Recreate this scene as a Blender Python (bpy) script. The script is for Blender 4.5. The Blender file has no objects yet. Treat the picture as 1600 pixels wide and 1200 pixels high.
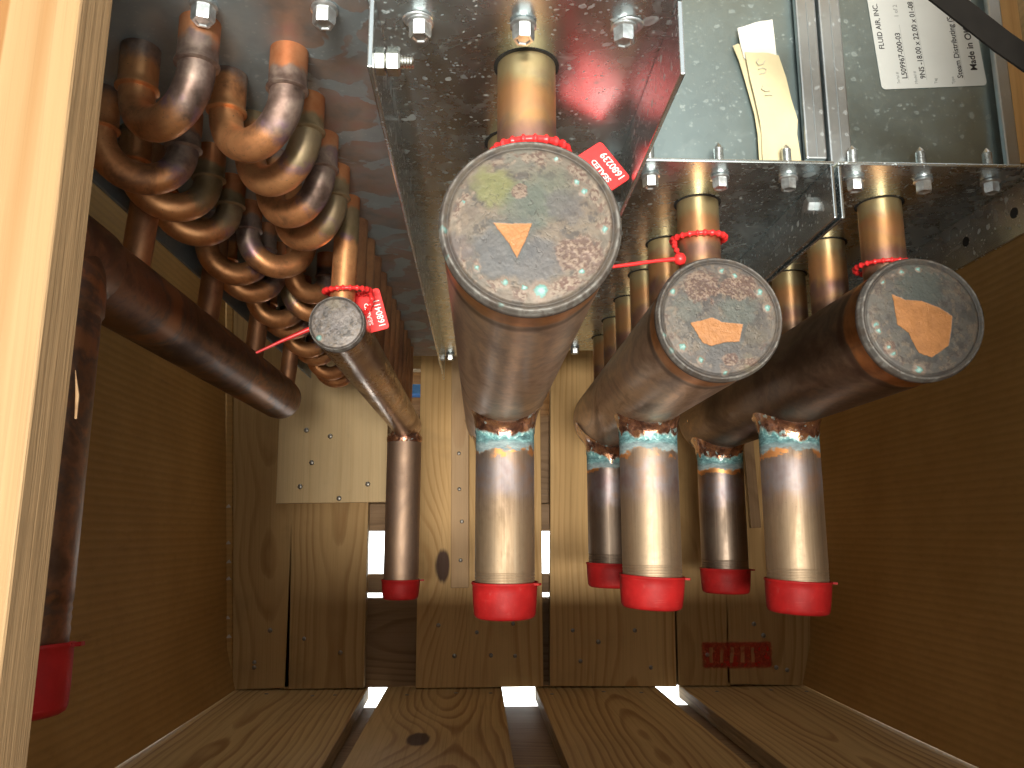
import bpy, math, random
import numpy as np
from mathutils import Vector, Matrix

random.seed(7)
RNG = np.random.RandomState(7)
scn = bpy.context.scene
COL = scn.collection
R = math.radians

# ------------------------------------------------------------------ camera
cam_d = bpy.data.cameras.new('camera')
cam = bpy.data.objects.new('camera', cam_d)
COL.objects.link(cam)
cam_d.sensor_fit = 'HORIZONTAL'
cam_d.sensor_width = 36.0
cam_d.lens = 36.0 * 1230 / 1600
cam_d.clip_start = 0.01
cam_d.clip_end = 200
cam.location = (0, 0, 0)
cam.rotation_euler = (R(90 + 10.5915), 0, R(-2.2882))
scn.camera = cam

# ------------------------------------------------------------------ world and lamps
world = bpy.data.worlds.new('World')
scn.world = world
world.use_nodes = True
wb = world.node_tree.nodes['Background']
wb.inputs[0].default_value = (0.95, 0.98, 0.96, 1)
wb.inputs[1].default_value = 1.05


def area(name, loc, target, sx, sy, watts, col):
    l = bpy.data.lights.new(name, 'AREA')
    l.shape = 'RECTANGLE'
    l.size = sx
    l.size_y = sy
    l.energy = watts
    l.color = col
    o = bpy.data.objects.new(name, l)
    COL.objects.link(o)
    o.location = loc
    d = Vector(target) - Vector(loc)
    o.rotation_euler = d.to_track_quat('-Z', 'Y').to_euler()
    return o


area('window_light', (-0.10, -3.0, -0.34), (0.06, 0.7, 0.0), 1.25, 0.40, 205, (1.0, 0.94, 0.83))
area('gap_fill_light', (0.3, 3.0, 2.2), (0.0, 5.2, -0.7), 2.0, 1.0, 420, (0.96, 0.98, 1.0)).data.spread = R(120)  # lamp added behind the crate so the gaps look white

vs = scn.view_settings
vs.view_transform = 'Standard'
vs.look = 'None'
vs.exposure = 0.18
vs.gamma = 1.0
vs.use_curve_mapping = False
scn.cycles.max_bounces = 6
scn.cycles.glossy_bounces = 4
scn.cycles.diffuse_bounces = 3
scn.cycles.use_adaptive_sampling = True
scn.cycles.adaptive_threshold = 0.03
scn.cycles.sample_clamp_indirect = 4.0
scn.cycles.use_denoising = True


# ------------------------------------------------------------------ node helper
class NT:
    def __init__(self, name):
        self.m = bpy.data.materials.new(name)
        self.m.use_nodes = True
        self.t = self.m.node_tree
        self.t.nodes.clear()
        self.out = self.n('ShaderNodeOutputMaterial')

    def n(self, kind, **kw):
        x = self.t.nodes.new(kind)
        for k, v in kw.items():
            setattr(x, k, v)
        return x

    def put(self, sock, v):
        if v is None:
            return
        if isinstance(v, bpy.types.NodeSocket):
            self.t.links.new(v, sock)
        elif isinstance(v, (tuple, list)):
            sock.default_value = tuple(v) + ((1.0,) if len(v) == 3 and sock.type == 'RGBA' else ())
        else:
            if sock.type == 'RGBA':
                sock.default_value = (v, v, v, 1)
            elif sock.type == 'VECTOR':
                sock.default_value = (v, v, v)
            else:
                sock.default_value = v

    def math(self, op, a, b=None, c=None, clamp=False):
        x = self.n('ShaderNodeMath', operation=op, use_clamp=clamp)
        self.put(x.inputs[0], a)
        self.put(x.inputs[1], b)
        if c is not None:
            self.put(x.inputs[2], c)
        return x.outputs[0]

    def add(self, a, b): return self.math('ADD', a, b)
    def sub(self, a, b): return self.math('SUBTRACT', a, b)
    def mul(self, a, b): return self.math('MULTIPLY', a, b)

    def vmath(self, op, a, b=None):
        x = self.n('ShaderNodeVectorMath', operation=op)
        self.put(x.inputs[0], a)
        if b is not None:
            self.put(x.inputs[1], b)
        return x.outputs['Value'] if op in ('LENGTH', 'DISTANCE', 'DOT_PRODUCT') else x.outputs[0]

    def coord(self, which='Object'):
        return self.n('ShaderNodeTexCoord').outputs[which]

    def rnd(self):
        return self.n('ShaderNodeObjectInfo').outputs['Random']

    def objco(self, spread=7.0):
        """object coordinates shifted by a random amount per object"""
        r = self.rnd()
        c = self.n('ShaderNodeCombineXYZ')
        self.put(c.inputs[0], self.mul(r, spread))
        self.put(c.inputs[1], self.mul(r, spread * 1.7))
        self.put(c.inputs[2], self.mul(r, spread * 0.6))
        return self.vmath('ADD', self.coord(), c.outputs[0])

    def noise(self, co, scale, detail=4, rough=0.55, dist=0.0):
        x = self.n('ShaderNodeTexNoise')
        self.put(x.inputs['Vector'], co)
        self.put(x.inputs['Scale'], scale)
        x.inputs['Detail'].default_value = detail
        x.inputs['Roughness'].default_value = rough
        x.inputs['Distortion'].default_value = dist
        return x.outputs[0]

    def voro(self, co, scale, feature='F1', rand=1.0):
        x = self.n('ShaderNodeTexVoronoi', feature=feature)
        self.put(x.inputs['Vector'], co)
        self.put(x.inputs['Scale'], scale)
        x.inputs['Randomness'].default_value = rand
        return x

    def ramp(self, fac, stops, interp='LINEAR'):
        x = self.n('ShaderNodeValToRGB')
        x.color_ramp.interpolation = interp
        e = x.color_ramp.elements
        while len(e) < len(stops):
            e.new(0.5)
        for i, (p, c) in enumerate(stops):
            e[i].position = p
            if not isinstance(c, (tuple, list)):
                c = (c, c, c)
            e[i].color = tuple(c) + (1,)
        self.put(x.inputs[0], fac)
        return x.outputs[0]

    def step(self, v, a, b):
        """smooth 0..1 while v goes from a to b"""
        x = self.n('ShaderNodeMapRange', interpolation_type='SMOOTHSTEP')
        self.put(x.inputs[0], v)
        if a < b:
            x.inputs[1].default_value, x.inputs[2].default_value = a, b
        else:
            x.inputs[1].default_value, x.inputs[2].default_value = b, a
            x.inputs[3].default_value, x.inputs[4].default_value = 1, 0
        return x.outputs[0]

    def mix(self, f, a, b):
        x = self.n('ShaderNodeMix', data_type='RGBA')
        self.put(x.inputs[0], f)
        self.put(x.inputs[6], a)
        self.put(x.inputs[7], b)
        return x.outputs[2]

    def mapping(self, co, scale=(1, 1, 1), loc=(0, 0, 0)):
        x = self.n('ShaderNodeMapping')
        self.put(x.inputs[0], co)
        x.inputs['Location'].default_value = loc
        x.inputs['Scale'].default_value = scale
        return x.outputs[0]

    def xyz(self, co):
        x = self.n('ShaderNodeSeparateXYZ')
        self.put(x.inputs[0], co)
        return x.outputs

    def comb(self, a, b, c):
        x = self.n('ShaderNodeCombineXYZ')
        self.put(x.inputs[0], a)
        self.put(x.inputs[1], b)
        self.put(x.inputs[2], c)
        return x.outputs[0]

    def attr(self, name):
        return self.n('ShaderNodeAttribute', attribute_name=name)

    def bump(self, h, strength, dist):
        x = self.n('ShaderNodeBump')
        x.inputs['Strength'].default_value = strength
        x.inputs['Distance'].default_value = dist
        self.put(x.inputs['Height'], h)
        return x.outputs[0]

    def bsdf(self, color, rough=0.5, metal=0.0, normal=None, spec=None, coat=None, coat_rough=0.1, alpha=None, aniso=None):
        p = self.n('ShaderNodeBsdfPrincipled')
        self.put(p.inputs['Base Color'], color)
        self.put(p.inputs['Roughness'], rough)
        self.put(p.inputs['Metallic'], metal)
        if normal is not None:
            self.put(p.inputs['Normal'], normal)
        if spec is not None:
            self.put(p.inputs['Specular IOR Level'], spec)
        if coat is not None:
            self.put(p.inputs['Coat Weight'], coat)
            p.inputs['Coat Roughness'].default_value = coat_rough
        if alpha is not None:
            self.put(p.inputs['Alpha'], alpha)
        self.t.links.new(p.outputs[0], self.out.inputs[0])
        return self.m


# ------------------------------------------------------------------ materials
def wood(name, early=(0.62, 0.44, 0.25), late=(0.42, 0.25, 0.11), ring=0.0065, depth=0.03, knots=(), dirt=0.3, contrast=1.0, side=0.0, seed=0.0):
    k = NT(name)
    o = k.coord()
    r = k.rnd()
    co = k.vmath('ADD', o, k.comb(k.add(k.mul(r, 5.0), seed), k.mul(r, 0.013), k.mul(r, 0.011)))
    x, y, z = k.xyz(co)[:3]
    ox, oy, oz = k.xyz(o)[:3]
    warp = k.noise(k.mapping(co, (1.6, 9, 9)), 1.0, 3, 0.5)
    warp = k.mul(k.sub(warp, 0.5), 0.035)
    drift = k.noise(k.mapping(co, (2.3, 0.6, 0.6), (3.1, 0, 0)), 1.0, 2, 0.5)
    drift = k.mul(k.sub(drift, 0.5), 0.075)
    fine = k.noise(k.mapping(co, (14, 140, 140)), 1.0, 3, 0.6)
    yy = k.add(k.add(y, warp), k.add(k.mul(k.sub(r, 0.5), 0.06), side))
    zz = k.add(k.add(z, depth), drift)
    rad = k.math('SQRT', k.add(k.mul(yy, yy), k.mul(zz, zz)))
    rad = k.add(rad, k.mul(k.sub(fine, 0.5), 0.0018))
    core = None
    for (kx, ky, kr) in knots:
        dx = k.mul(k.sub(ox, kx), 0.45)
        dy = k.sub(oy, ky)
        d = k.math('SQRT', k.add(k.mul(dx, dx), k.mul(dy, dy)))
        g = k.math('POWER', 2.718, k.mul(k.mul(d, d), -1.0 / (kr * kr * 4)))
        rad = k.add(rad, k.mul(g, kr * 1.6))
        c = k.step(k.add(d, k.mul(k.sub(fine, 0.5), kr * 0.2)), kr * 0.55, kr * 0.38)
        core = c if core is None else k.math('MAXIMUM', core, c)
    ph = k.math('FRACT', k.math('DIVIDE', rad, ring))
    band = k.ramp(ph, [(0.0, 0.0), (0.55, 0.25), (0.80, 1.0), (0.93, 0.75), (1.0, 0.0)])
    vary = k.noise(k.mapping(co, (1, 22, 22)), 1.0, 2, 0.5)
    bandf = k.mul(band, k.mul(k.step(vary, 0.25, 0.65), 0.9 * contrast))
    col = k.mix(bandf, early, late)
    streak = k.noise(k.mapping(co, (5, 420, 420)), 1.0, 3, 0.7)
    col = k.mix(k.mul(k.step(streak, 0.45, 0.75), 0.28), col, tuple(c * 0.62 for c in late))
    blot = k.noise(co, 11, 4, 0.6)
    col = k.mix(k.mul(k.step(blot, 0.5, 0.75), dirt), col, tuple(c * 0.55 for c in early))
    pale = k.noise(k.mapping(co, (3, 17, 17), (9, 2, 1)), 1.0, 3, 0.6)
    col = k.mix(k.mul(k.step(pale, 0.55, 0.8), 0.35), col, tuple(min(0.9, c * 1.2) for c in early))
    if core is not None:
        col = k.mix(core, col, (0.075, 0.03, 0.012))
    nr = k.bump(streak, 0.35, 0.0006)
    return k.bsdf(col, k.ramp(streak, [(0.3, 0.5), (0.8, 0.68)]), 0, nr, spec=0.28)


def rough_saw(name, base=(0.50, 0.35, 0.19), dark=0.62):
    """sawn edge of a board: short straight streaks"""
    k = NT(name)
    co = k.objco()
    s = k.noise(k.mapping(co, (9, 300, 300)), 1.0, 4, 0.7)
    b = k.noise(co, 26, 4, 0.6)
    col = k.mix(k.step(s, 0.35, 0.7), tuple(c * dark for c in base), base)
    col = k.mix(k.mul(k.step(b, 0.5, 0.8), 0.6 - 0.3 * dark), col, tuple(c * 0.45 for c in base))
    return k.bsdf(col, 0.75, 0, k.bump(s, 0.7, 0.001), spec=0.2)


def cardboard():
    k = NT('corrugated_cardboard')
    co = k.coord()
    x, y, z = k.xyz(co)[:3]
    w = k.math('SINE', k.add(k.mul(z, 2 * math.pi / 0.0088), k.mul(k.noise(co, 3, 2), 1.5)))
    fib = k.noise(k.mapping(co, (60, 60, 160)), 1.0, 4, 0.7)
    blot = k.noise(co, 6, 4, 0.6)
    col = k.mix(k.step(blot, 0.35, 0.7), (0.42, 0.235, 0.072), (0.49, 0.285, 0.095))
    col = k.mix(k.mul(k.step(fib, 0.45, 0.8), 0.3), col, (0.24, 0.125, 0.045))
    col = k.mix(k.mul(k.step(w, -0.2, 1.0), 0.22), col, (0.25, 0.14, 0.05))
    scuff = k.noise(k.mapping(co, (8, 5, 40)), 1.0, 5, 0.7)
    col = k.mix(k.mul(k.step(scuff, 0.60, 0.72), 0.35), col, (0.55, 0.33, 0.12))
    col = k.mix(k.mul(k.step(scuff, 0.40, 0.28), 0.4), col, (0.20, 0.10, 0.04))
    dents = k.noise(co, 14, 3, 0.5)
    h = k.add(k.mul(w, 0.16), k.mul(dents, 1.6))
    return k.bsdf(col, 0.7, 0, k.bump(h, 0.30, 0.0010), spec=0.25)


def steel(name, base=(0.60, 0.64, 0.65), rough=0.16, spots=1.0, stain=0.0, brushed=0.0, haze=0.3):
    k = NT(name)
    co = k.coord()
    n1 = k.noise(co, 9, 5, 0.62)
    n2 = k.noise(co, 70, 4, 0.6)
    # spangle of the zinc
    sp = k.voro(co, 120).outputs['Color']
    spv = k.xyz(sp)[0]
    col = k.mix(k.mul(spv, 0.22), base, tuple(c * 0.72 for c in base))
    # dried water spots of three sizes, each an irregular ring
    wn = k.n('ShaderNodeTexNoise')
    k.put(wn.inputs['Vector'], co)
    wn.inputs['Scale'].default_value = 190
    wob = k.vmath('ADD', co, k.vmath('MULTIPLY', k.vmath('SUBTRACT', wn.outputs['Color'], (0.5, 0.5, 0.5)), (0.005, 0.005, 0.005)))
    mask = None
    for sc, lo, hi, keep in ((52, 0.17, 0.21, 0.35), (120, 0.19, 0.26, 0.50), (330, 0.22, 0.33, 0.50)):
        v = k.voro(wob, sc)
        d = v.outputs['Distance']
        size = k.xyz(v.outputs['Color'])
        on = k.step(size[1], keep - 0.02, keep + 0.02)
        rr = k.add(d, k.mul(k.sub(1.0, size[0]), 0.12))
        body = k.step(rr, hi, lo)
        ring = k.mul(body, k.add(0.45, k.mul(k.step(rr, lo * 0.45, lo), 0.55)))
        s = k.mul(ring, on)
        mask = s if mask is None else k.math('MAXIMUM', mask, s)
    clumps = k.step(n1, 0.34, 0.60)
    mask = k.mul(mask, k.add(0.30, k.mul(clumps, 0.70)))
    smear = k.noise(k.mapping(co, (34, 40, 40), (4, 1, 0)), 1.0, 5, 0.72, 0.7)
    smear = k.mul(k.step(smear, 0.57, 0.78), 0.38)
    mask = k.math('MAXIMUM', mask, smear)
    mask = k.mul(mask, spots)
    col = k.mix(mask, col, (0.62, 0.68, 0.68))
    metal = k.sub(1.0, k.mul(mask, 0.85))
    rg = k.add(k.add(rough, k.mul(n2, 0.10)), k.add(k.mul(mask, 0.45), k.mul(k.step(n1, 0.5, 0.8), 0.12)))
    hz = k.mul(k.step(k.noise(co, 5, 4, 0.6), 0.35, 0.75), haze)
    metal = k.mul(metal, k.sub(1.0, k.mul(hz, 0.6)))
    col = k.mix(hz, col, (base[0] * 0.72, base[1] * 0.80, base[2] * 0.82))
    if stain > 0:
        x, y, z = k.xyz(co)[:3]
        st = k.noise(k.vmath('ADD', co, (3, 1, 7)), 30, 4, 0.5, 0.5)
        near = k.step(x, 0.020, 0.042)      # flux has run beside the last row of tubes
        m = k.mul(k.mul(k.step(st, 0.455, 0.475), near), stain)
        scol = k.ramp(k.noise(co, 55, 3), [(0.3, (0.075, 0.036, 0.016)), (0.52, (0.23, 0.105, 0.04)), (0.75, (0.24, 0.06, 0.035))])
        col = k.mix(k.mul(m, 0.75), col, scol)
        dull = k.noise(k.vmath('ADD', co, (1, 5, 2)), 16, 5, 0.65)
        du = k.mul(k.step(dull, 0.35, 0.65), 0.55 * stain)
        col = k.mix(du, col, (0.25, 0.29, 0.31))
        metal = k.mul(k.mul(metal, 0.6), k.sub(1.0, k.mul(m, 0.6)))
        rg = k.add(rg, k.mul(du, 0.25))
    return k.bsdf(col, rg, metal, k.bump(n1, 0.10, 0.003))


def copper(name, stops, scale=22, rough=0.24, oxid=0.35, extra=None, streak=(1, 1, 1), bumpy=0.06, coat=None, iris=0.0, metal0=1.0):
    """stops: colours from oxidised to bare; extra(k, co, t, col, metal, rough) may add bands along the pipe"""
    k = NT(name)
    co = k.objco()
    t = k.attr('t').outputs['Fac']
    n1 = k.noise(k.mapping(co, streak), scale, 5, 0.58, 0.6)
    n2 = k.noise(co, scale * 9, 4, 0.65)
    v = k.add(k.mul(n1, 0.85), k.mul(n2, 0.15))
    col = k.ramp(v, stops)
    spk = k.noise(co, scale * 22, 2, 0.5)
    col = k.mix(k.mul(k.step(spk, 0.66, 0.74), oxid), col, (0.06, 0.04, 0.035))
    if iris > 0:
        ph = k.add(k.mul(n1, 3.0), k.mul(t, 40))
        hue = k.ramp(k.math('FRACT', ph), [(0.0, (0.62, 0.44, 0.16)), (0.25, (0.66, 0.33, 0.16)), (0.45, (0.50, 0.20, 0.24)), (0.6, (0.30, 0.25, 0.36)), (0.75, (0.32, 0.45, 0.40)), (0.9, (0.60, 0.52, 0.22)), (1.0, (0.62, 0.44, 0.16))])
        col = k.mix(iris, col, hue)
    metal = metal0
    rg = k.add(rough, k.add(k.mul(n2, 0.16), k.mul(k.step(n1, 0.55, 0.3), 0.14)))
    if extra:
        col, metal, rg = extra(k, co, t, col, metal, rg)
    return k.bsdf(col, rg, metal, k.bump(n2, bumpy, 0.001), coat=coat)


def band(k, t, n, a, b, soft, wob):
    """mask that is 1 between a and b along the pipe, with a ragged edge"""
    tt = k.add(t, k.mul(k.sub(n, 0.5), wob))
    return k.mul(k.step(tt, a - soft, a + soft), k.step(tt, b + soft, b - soft))


def x_outlet(dull):
    def f(k, co, t, col, metal, rg):
        n = k.noise(co, 60, 4, 0.6)
        # fine drawn lines along the pipe, then the heat tint under the joint
        ln = k.noise(k.mapping(co, (700, 700, 6)), 1.0, 2, 0.5)
        col = k.mix(k.mul(k.step(ln, 0.55, 0.72), 0.35), col, (0.20, 0.14, 0.10))
        col = k.mix(k.mul(k.step(ln, 0.42, 0.30), 0.30), col, (0.60, 0.50, 0.39))
        tint = band(k, t, n, 0.030, 0.062, 0.012, 0.03)
        col = k.mix(k.mul(tint, 0.65), col, k.ramp(k.noise(co, 35, 3), [(0.35, (0.33, 0.24, 0.27)), (0.5, (0.40, 0.38, 0.42)), (0.65, (0.50, 0.33, 0.25))]))
        low = band(k, t, n, 0.075, 0.2, 0.02, 0.03)
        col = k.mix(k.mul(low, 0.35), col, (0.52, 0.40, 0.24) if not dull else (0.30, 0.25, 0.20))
        # bare orange fringe, then verdigris
        rag = k.noise(k.mapping(co, (52, 52, 70)), 1.0, 5, 0.7)
        fr = band(k, t, rag, 0.0215, 0.0285, 0.0008, 0.020)
        fr = k.mul(fr, k.step(k.noise(co, 48, 2), 0.46, 0.54))
        col = k.mix(fr, col, (0.80, 0.40, 0.16))
        vg = band(k, t, rag, -0.01, 0.0235, 0.0012, 0.020)
        crust = k.noise(k.mapping(co, (110, 110, 330)), 1.0, 4, 0.7)
        vcol = k.ramp(crust, [(0.30, (0.05, 0.11, 0.12)), (0.44, (0.10, 0.22, 0.24)), (0.55, (0.16, 0.34, 0.36)), (0.63, (0.26, 0.50, 0.52)), (0.72, (0.62, 0.84, 0.84))])
        grey = k.step(k.add(t, k.mul(k.sub(rag, 0.5), 0.012)), 0.0155, 0.0200)
        vcol = k.mix(k.mul(grey, 0.8), vcol, k.ramp(crust, [(0.3, (0.17, 0.23, 0.25)), (0.7, (0.36, 0.42, 0.43))]))
        col = k.mix(vg, col, vcol)
        metal = k.sub(1.0, k.mul(vg, 0.9))
        rg = k.add(rg, k.mul(vg, 0.12))
        return col, metal, rg
    return f


def x_header(k, co, t, col, metal, rg):
    n = k.noise(co, 40, 4, 0.6)
    f = band(k, t, n, 0.004, 0.021, 0.0015, 0.012)
    col = k.mix(k.mul(f, 0.85), col, k.ramp(k.noise(co, 90, 4), [(0.3, (0.36, 0.15, 0.05)), (0.6, (0.60, 0.27, 0.09)), (0.8, (0.66, 0.38, 0.20))]))
    e = band(k, t, n, 0.022, 0.030, 0.003, 0.012)
    col = k.mix(k.mul(e, 0.75), col, (0.10, 0.055, 0.04))
    d = k.noise(k.mapping(co, (30, 5, 30)), 1.0, 4, 0.7)
    col = k.mix(k.mul(k.step(d, 0.58, 0.70), 0.55), col, (0.15, 0.085, 0.055))
    # short scratches across the pipe
    s = k.noise(k.mapping(co, (60, 520, 60)), 1.0, 3, 0.6)
    sm = k.mul(k.step(s, 0.69, 0.73), k.step(k.noise(co, 18, 3), 0.50, 0.58))
    col = k.mix(k.mul(sm, 0.8), col, (0.09, 0.04, 0.03))
    return col, metal, rg


def x_bend(k, co, t, col, metal, rg):
    # t: 0 at the tube sheet end, 1 at the other; grey heat marks near the joints, bare copper in the middle
    n = k.noise(co, 55, 4, 0.6)
    tt = k.add(t, k.mul(k.sub(n, 0.5), 0.22))
    rr = k.rnd()
    a = k.step(tt, 0.34, 0.42)
    b = k.step(tt, 0.97, 0.90)
    mid = k.mul(a, b)
    grey = k.ramp(n, [(0.30, (0.10, 0.065, 0.05)), (0.44, (0.22, 0.15, 0.125)), (0.54, (0.36, 0.27, 0.22)), (0.62, (0.28, 0.20, 0.18)), (0.72, (0.30, 0.18, 0.20))])
    oliv = k.mix(k.mul(k.step(rr, 0.62, 0.66), 0.6), grey, (0.34, 0.26, 0.12))
    top = k.step(tt, 0.13, 0.09)
    hot = k.ramp(n, [(0.3, (0.50, 0.16, 0.06)), (0.7, (0.70, 0.32, 0.14))])
    c = k.mix(mid, oliv, col)
    c = k.mix(k.mul(top, 0.85), c, hot)
    bl = k.mul(k.mul(k.step(tt, 0.30, 0.36), k.step(tt, 0.44, 0.38)), k.step(k.noise(co, 120, 3), 0.45, 0.6))
    c = k.mix(k.mul(bl, 0.6), c, (0.24, 0.14, 0.22))
    return c, metal, k.add(rg, k.mul(k.sub(1.0, mid), 0.06))


def x_riser(k, co, t, col, metal, rg):
    n = k.noise(co, 45, 4, 0.6)
    top = band(k, t, n, -0.01, 0.012, 0.005, 0.022)
    col = k.mix(k.mul(top, 0.75), col, (0.62, 0.50, 0.26))
    mid = band(k, t, n, 0.014, 0.034, 0.006, 0.024)
    col = k.mix(k.mul(mid, 0.62), col, (0.80, 0.38, 0.15))
    low = band(k, t, n, 0.036, 0.046, 0.005, 0.024)
    col = k.mix(k.mul(low, 0.7), col, (0.34, 0.17, 0.15))
    low2 = band(k, t, n, 0.05, 0.2, 0.004, 0.014)
    col = k.mix(k.mul(low2, 0.7), col, (0.17, 0.10, 0.08))
    return col, metal, rg


DARK, BROWN, BRONZE, COPPER = (0.09, 0.05, 0.035), (0.25, 0.13, 0.07), (0.44, 0.28, 0.17), (0.66, 0.34, 0.17)
M = {}
M['header'] = copper('oxidised_copper_header', [(0.28, (0.13, 0.085, 0.06)), (0.38, (0.33, 0.215, 0.145)), (0.46, (0.52, 0.375, 0.27)), (0.52, (0.36, 0.26, 0.20)), (0.59, (0.60, 0.44, 0.31)), (0.65, (0.47, 0.36, 0.29)), (0.73, (0.62, 0.34, 0.17))], 18, 0.30, 0.2, x_header, (1, 0.4, 1), 0.05, metal0=0.78)
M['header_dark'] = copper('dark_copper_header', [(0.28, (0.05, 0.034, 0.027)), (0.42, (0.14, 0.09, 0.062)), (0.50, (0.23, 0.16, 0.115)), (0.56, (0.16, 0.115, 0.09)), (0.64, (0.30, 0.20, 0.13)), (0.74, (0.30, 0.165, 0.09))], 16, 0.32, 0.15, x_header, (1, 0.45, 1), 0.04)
M['coil_header'] = copper('coil_header_copper', [(0.30, (0.13, 0.075, 0.05)), (0.44, (0.30, 0.19, 0.13)), (0.56, (0.42, 0.29, 0.20)), (0.70, (0.58, 0.33, 0.17))], 24, 0.20, 0.1, None, (1, 0.5, 1), 0.03)
M['return_header'] = copper('return_header_copper', [(0.30, (0.07, 0.045, 0.034)), (0.42, (0.16, 0.10, 0.07)), (0.48, (0.28, 0.16, 0.10)), (0.53, (0.17, 0.125, 0.105)), (0.60, (0.40, 0.21, 0.115)), (0.72, (0.46, 0.24, 0.12))], 22, 0.34, 0.2, None, (1, 0.6, 1), 0.06)
M['outlet'] = copper('outlet_pipe_copper', [(0.30, (0.22, 0.155, 0.11)), (0.42, (0.36, 0.265, 0.19)), (0.52, (0.44, 0.335, 0.245)), (0.60, (0.36, 0.28, 0.22)), (0.72, (0.48, 0.32, 0.20))], 30, 0.50, 0.35, x_outlet(False), (1, 1, 0.25), 0.05)
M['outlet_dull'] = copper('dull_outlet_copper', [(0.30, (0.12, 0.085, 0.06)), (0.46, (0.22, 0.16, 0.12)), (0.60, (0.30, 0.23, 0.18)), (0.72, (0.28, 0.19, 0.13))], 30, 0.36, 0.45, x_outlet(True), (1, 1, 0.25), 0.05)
M['coil_outlet'] = copper('coil_outlet_copper', [(0.30, (0.22, 0.14, 0.10)), (0.46, (0.34, 0.24, 0.18)), (0.60, (0.42, 0.29, 0.20)), (0.72, (0.34, 0.27, 0.25))], 26, 0.50, 0.3, None, (1, 1, 0.4), 0.05)
M['riser'] = copper('tinted_copper_riser', [(0.32, (0.24, 0.13, 0.07)), (0.46, (0.52, 0.31, 0.16)), (0.62, (0.62, 0.36, 0.18)), (0.75, (0.48, 0.33, 0.17))], 26, 0.26, 0.12, x_riser, (1, 1, 0.8), 0.04, iris=0.20, metal0=0.86)
M['bend'] = copper('return_bend_copper', [(0.32, (0.26, 0.12, 0.06)), (0.44, (0.62, 0.28, 0.12)), (0.58, (0.80, 0.40, 0.18)), (0.74, (0.62, 0.27, 0.11))], 38, 0.32, 0.4, x_bend, (1, 1, 1), 0.08, metal0=0.80)
M['feeder'] = copper('feeder_tube_copper', [(0.30, (0.16, 0.08, 0.05)), (0.46, (0.34, 0.17, 0.09)), (0.60, (0.50, 0.25, 0.12)), (0.74, (0.30, 0.20, 0.16))], 34, 0.34, 0.3, None, (1, 1, 0.6), 0.06, metal0=0.75)


def braze():
    k = NT('brazed_joint_flux')
    co = k.objco()
    n = k.noise(co, 90, 5, 0.65, 0.8)
    nb = k.noise(co, 340, 3, 0.6)
    m = k.noise(co, 42, 4, 0.6)
    t = k.attr('t').outputs['Fac']          # 0 on the header, 1 on the pipe
    base = k.ramp(n, [(0.30, (0.09, 0.05, 0.04)), (0.43, (0.26, 0.125, 0.085)), (0.53, (0.48, 0.24, 0.15)), (0.63, (0.70, 0.36, 0.17)), (0.76, (0.62, 0.42, 0.37))])
    vg = k.ramp(nb, [(0.30, (0.08, 0.22, 0.24)), (0.52, (0.20, 0.46, 0.47)), (0.68, (0.62, 0.86, 0.85))])
    f = k.step(k.add(t, k.mul(k.sub(m, 0.5), 0.7)), 0.84, 0.97)
    blob = k.step(k.noise(co, 150, 3, 0.5), 0.62, 0.70)
    f = k.math('MAXIMUM', f, k.mul(blob, 0.7))
    col = k.mix(f, base, vg)
    h = k.add(k.mul(nb, 0.6), k.mul(n, 0.8))
    return k.bsdf(col, k.add(0.22, k.mul(f, 0.22)), k.sub(0.85, k.mul(f, 0.8)), k.bump(h, 0.6, 0.0014), coat=0.8, coat_rough=0.08)


M['braze'] = braze()
M['steel'] = steel('galvanised_steel_plate', (0.60, 0.67, 0.69), 0.22, 1.0, 0.0, haze=0.62)
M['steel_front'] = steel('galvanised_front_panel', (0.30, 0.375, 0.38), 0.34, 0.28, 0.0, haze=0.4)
M['steel_flange'] = steel('galvanised_flange', (0.62, 0.68, 0.70), 0.2, 0.7, 0.0, haze=0.5)
M['steel_coil'] = steel('stained_tube_sheet', (0.34, 0.41, 0.44), 0.36, 0.7, 1.0, haze=0.8)
M['steel_channel'] = steel('zinc_channel', (0.46, 0.50, 0.52), 0.34, 0.35, 0.0, haze=0.75)


def simple(name, col, rough=0.5, metal=0.0, var=0.15, scale=60, bump=0.1, bd=0.0005, spec=None, coat=None):
    k = NT(name)
    co = k.objco()
    n = k.noise(co, scale, 4, 0.6)
    c = k.mix(k.step(n, 0.3, 0.75), tuple(x * (1 - var) for x in col), tuple(min(1, x * (1 + var)) for x in col))
    return k.bsdf(c, k.add(rough - 0.06, k.mul(n, 0.12)), metal, k.bump(n, bump, bd), spec=spec, coat=coat)


M['zinc'] = simple('zinc_plated_screw', (0.66, 0.69, 0.70), 0.34, 0.9, 0.2, 300)
M['bright_zinc'] = simple('bright_zinc_bolt', (0.75, 0.76, 0.73), 0.22, 1.0, 0.15, 300)
def cap_plastic():
    k = NT('red_vinyl_cap')
    co = k.objco()
    n = k.noise(co, 60, 4, 0.6)
    dust = k.noise(k.mapping(co, (1, 1, 0.5)), 160, 4, 0.75)
    c = k.mix(k.step(n, 0.3, 0.75), (0.29, 0.008, 0.008), (0.40, 0.012, 0.012))
    c = k.mix(k.mul(k.step(dust, 0.58, 0.78), 0.35), c, (0.42, 0.10, 0.085))
    sc = k.noise(k.mapping(co, (60, 60, 900)), 1.0, 2, 0.5)
    c = k.mix(k.mul(k.step(sc, 0.66, 0.72), 0.3), c, (0.50, 0.07, 0.06))
    return k.bsdf(c, k.add(0.46, k.mul(dust, 0.25)), 0, k.bump(n, 0.25, 0.0015), spec=0.28)


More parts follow.
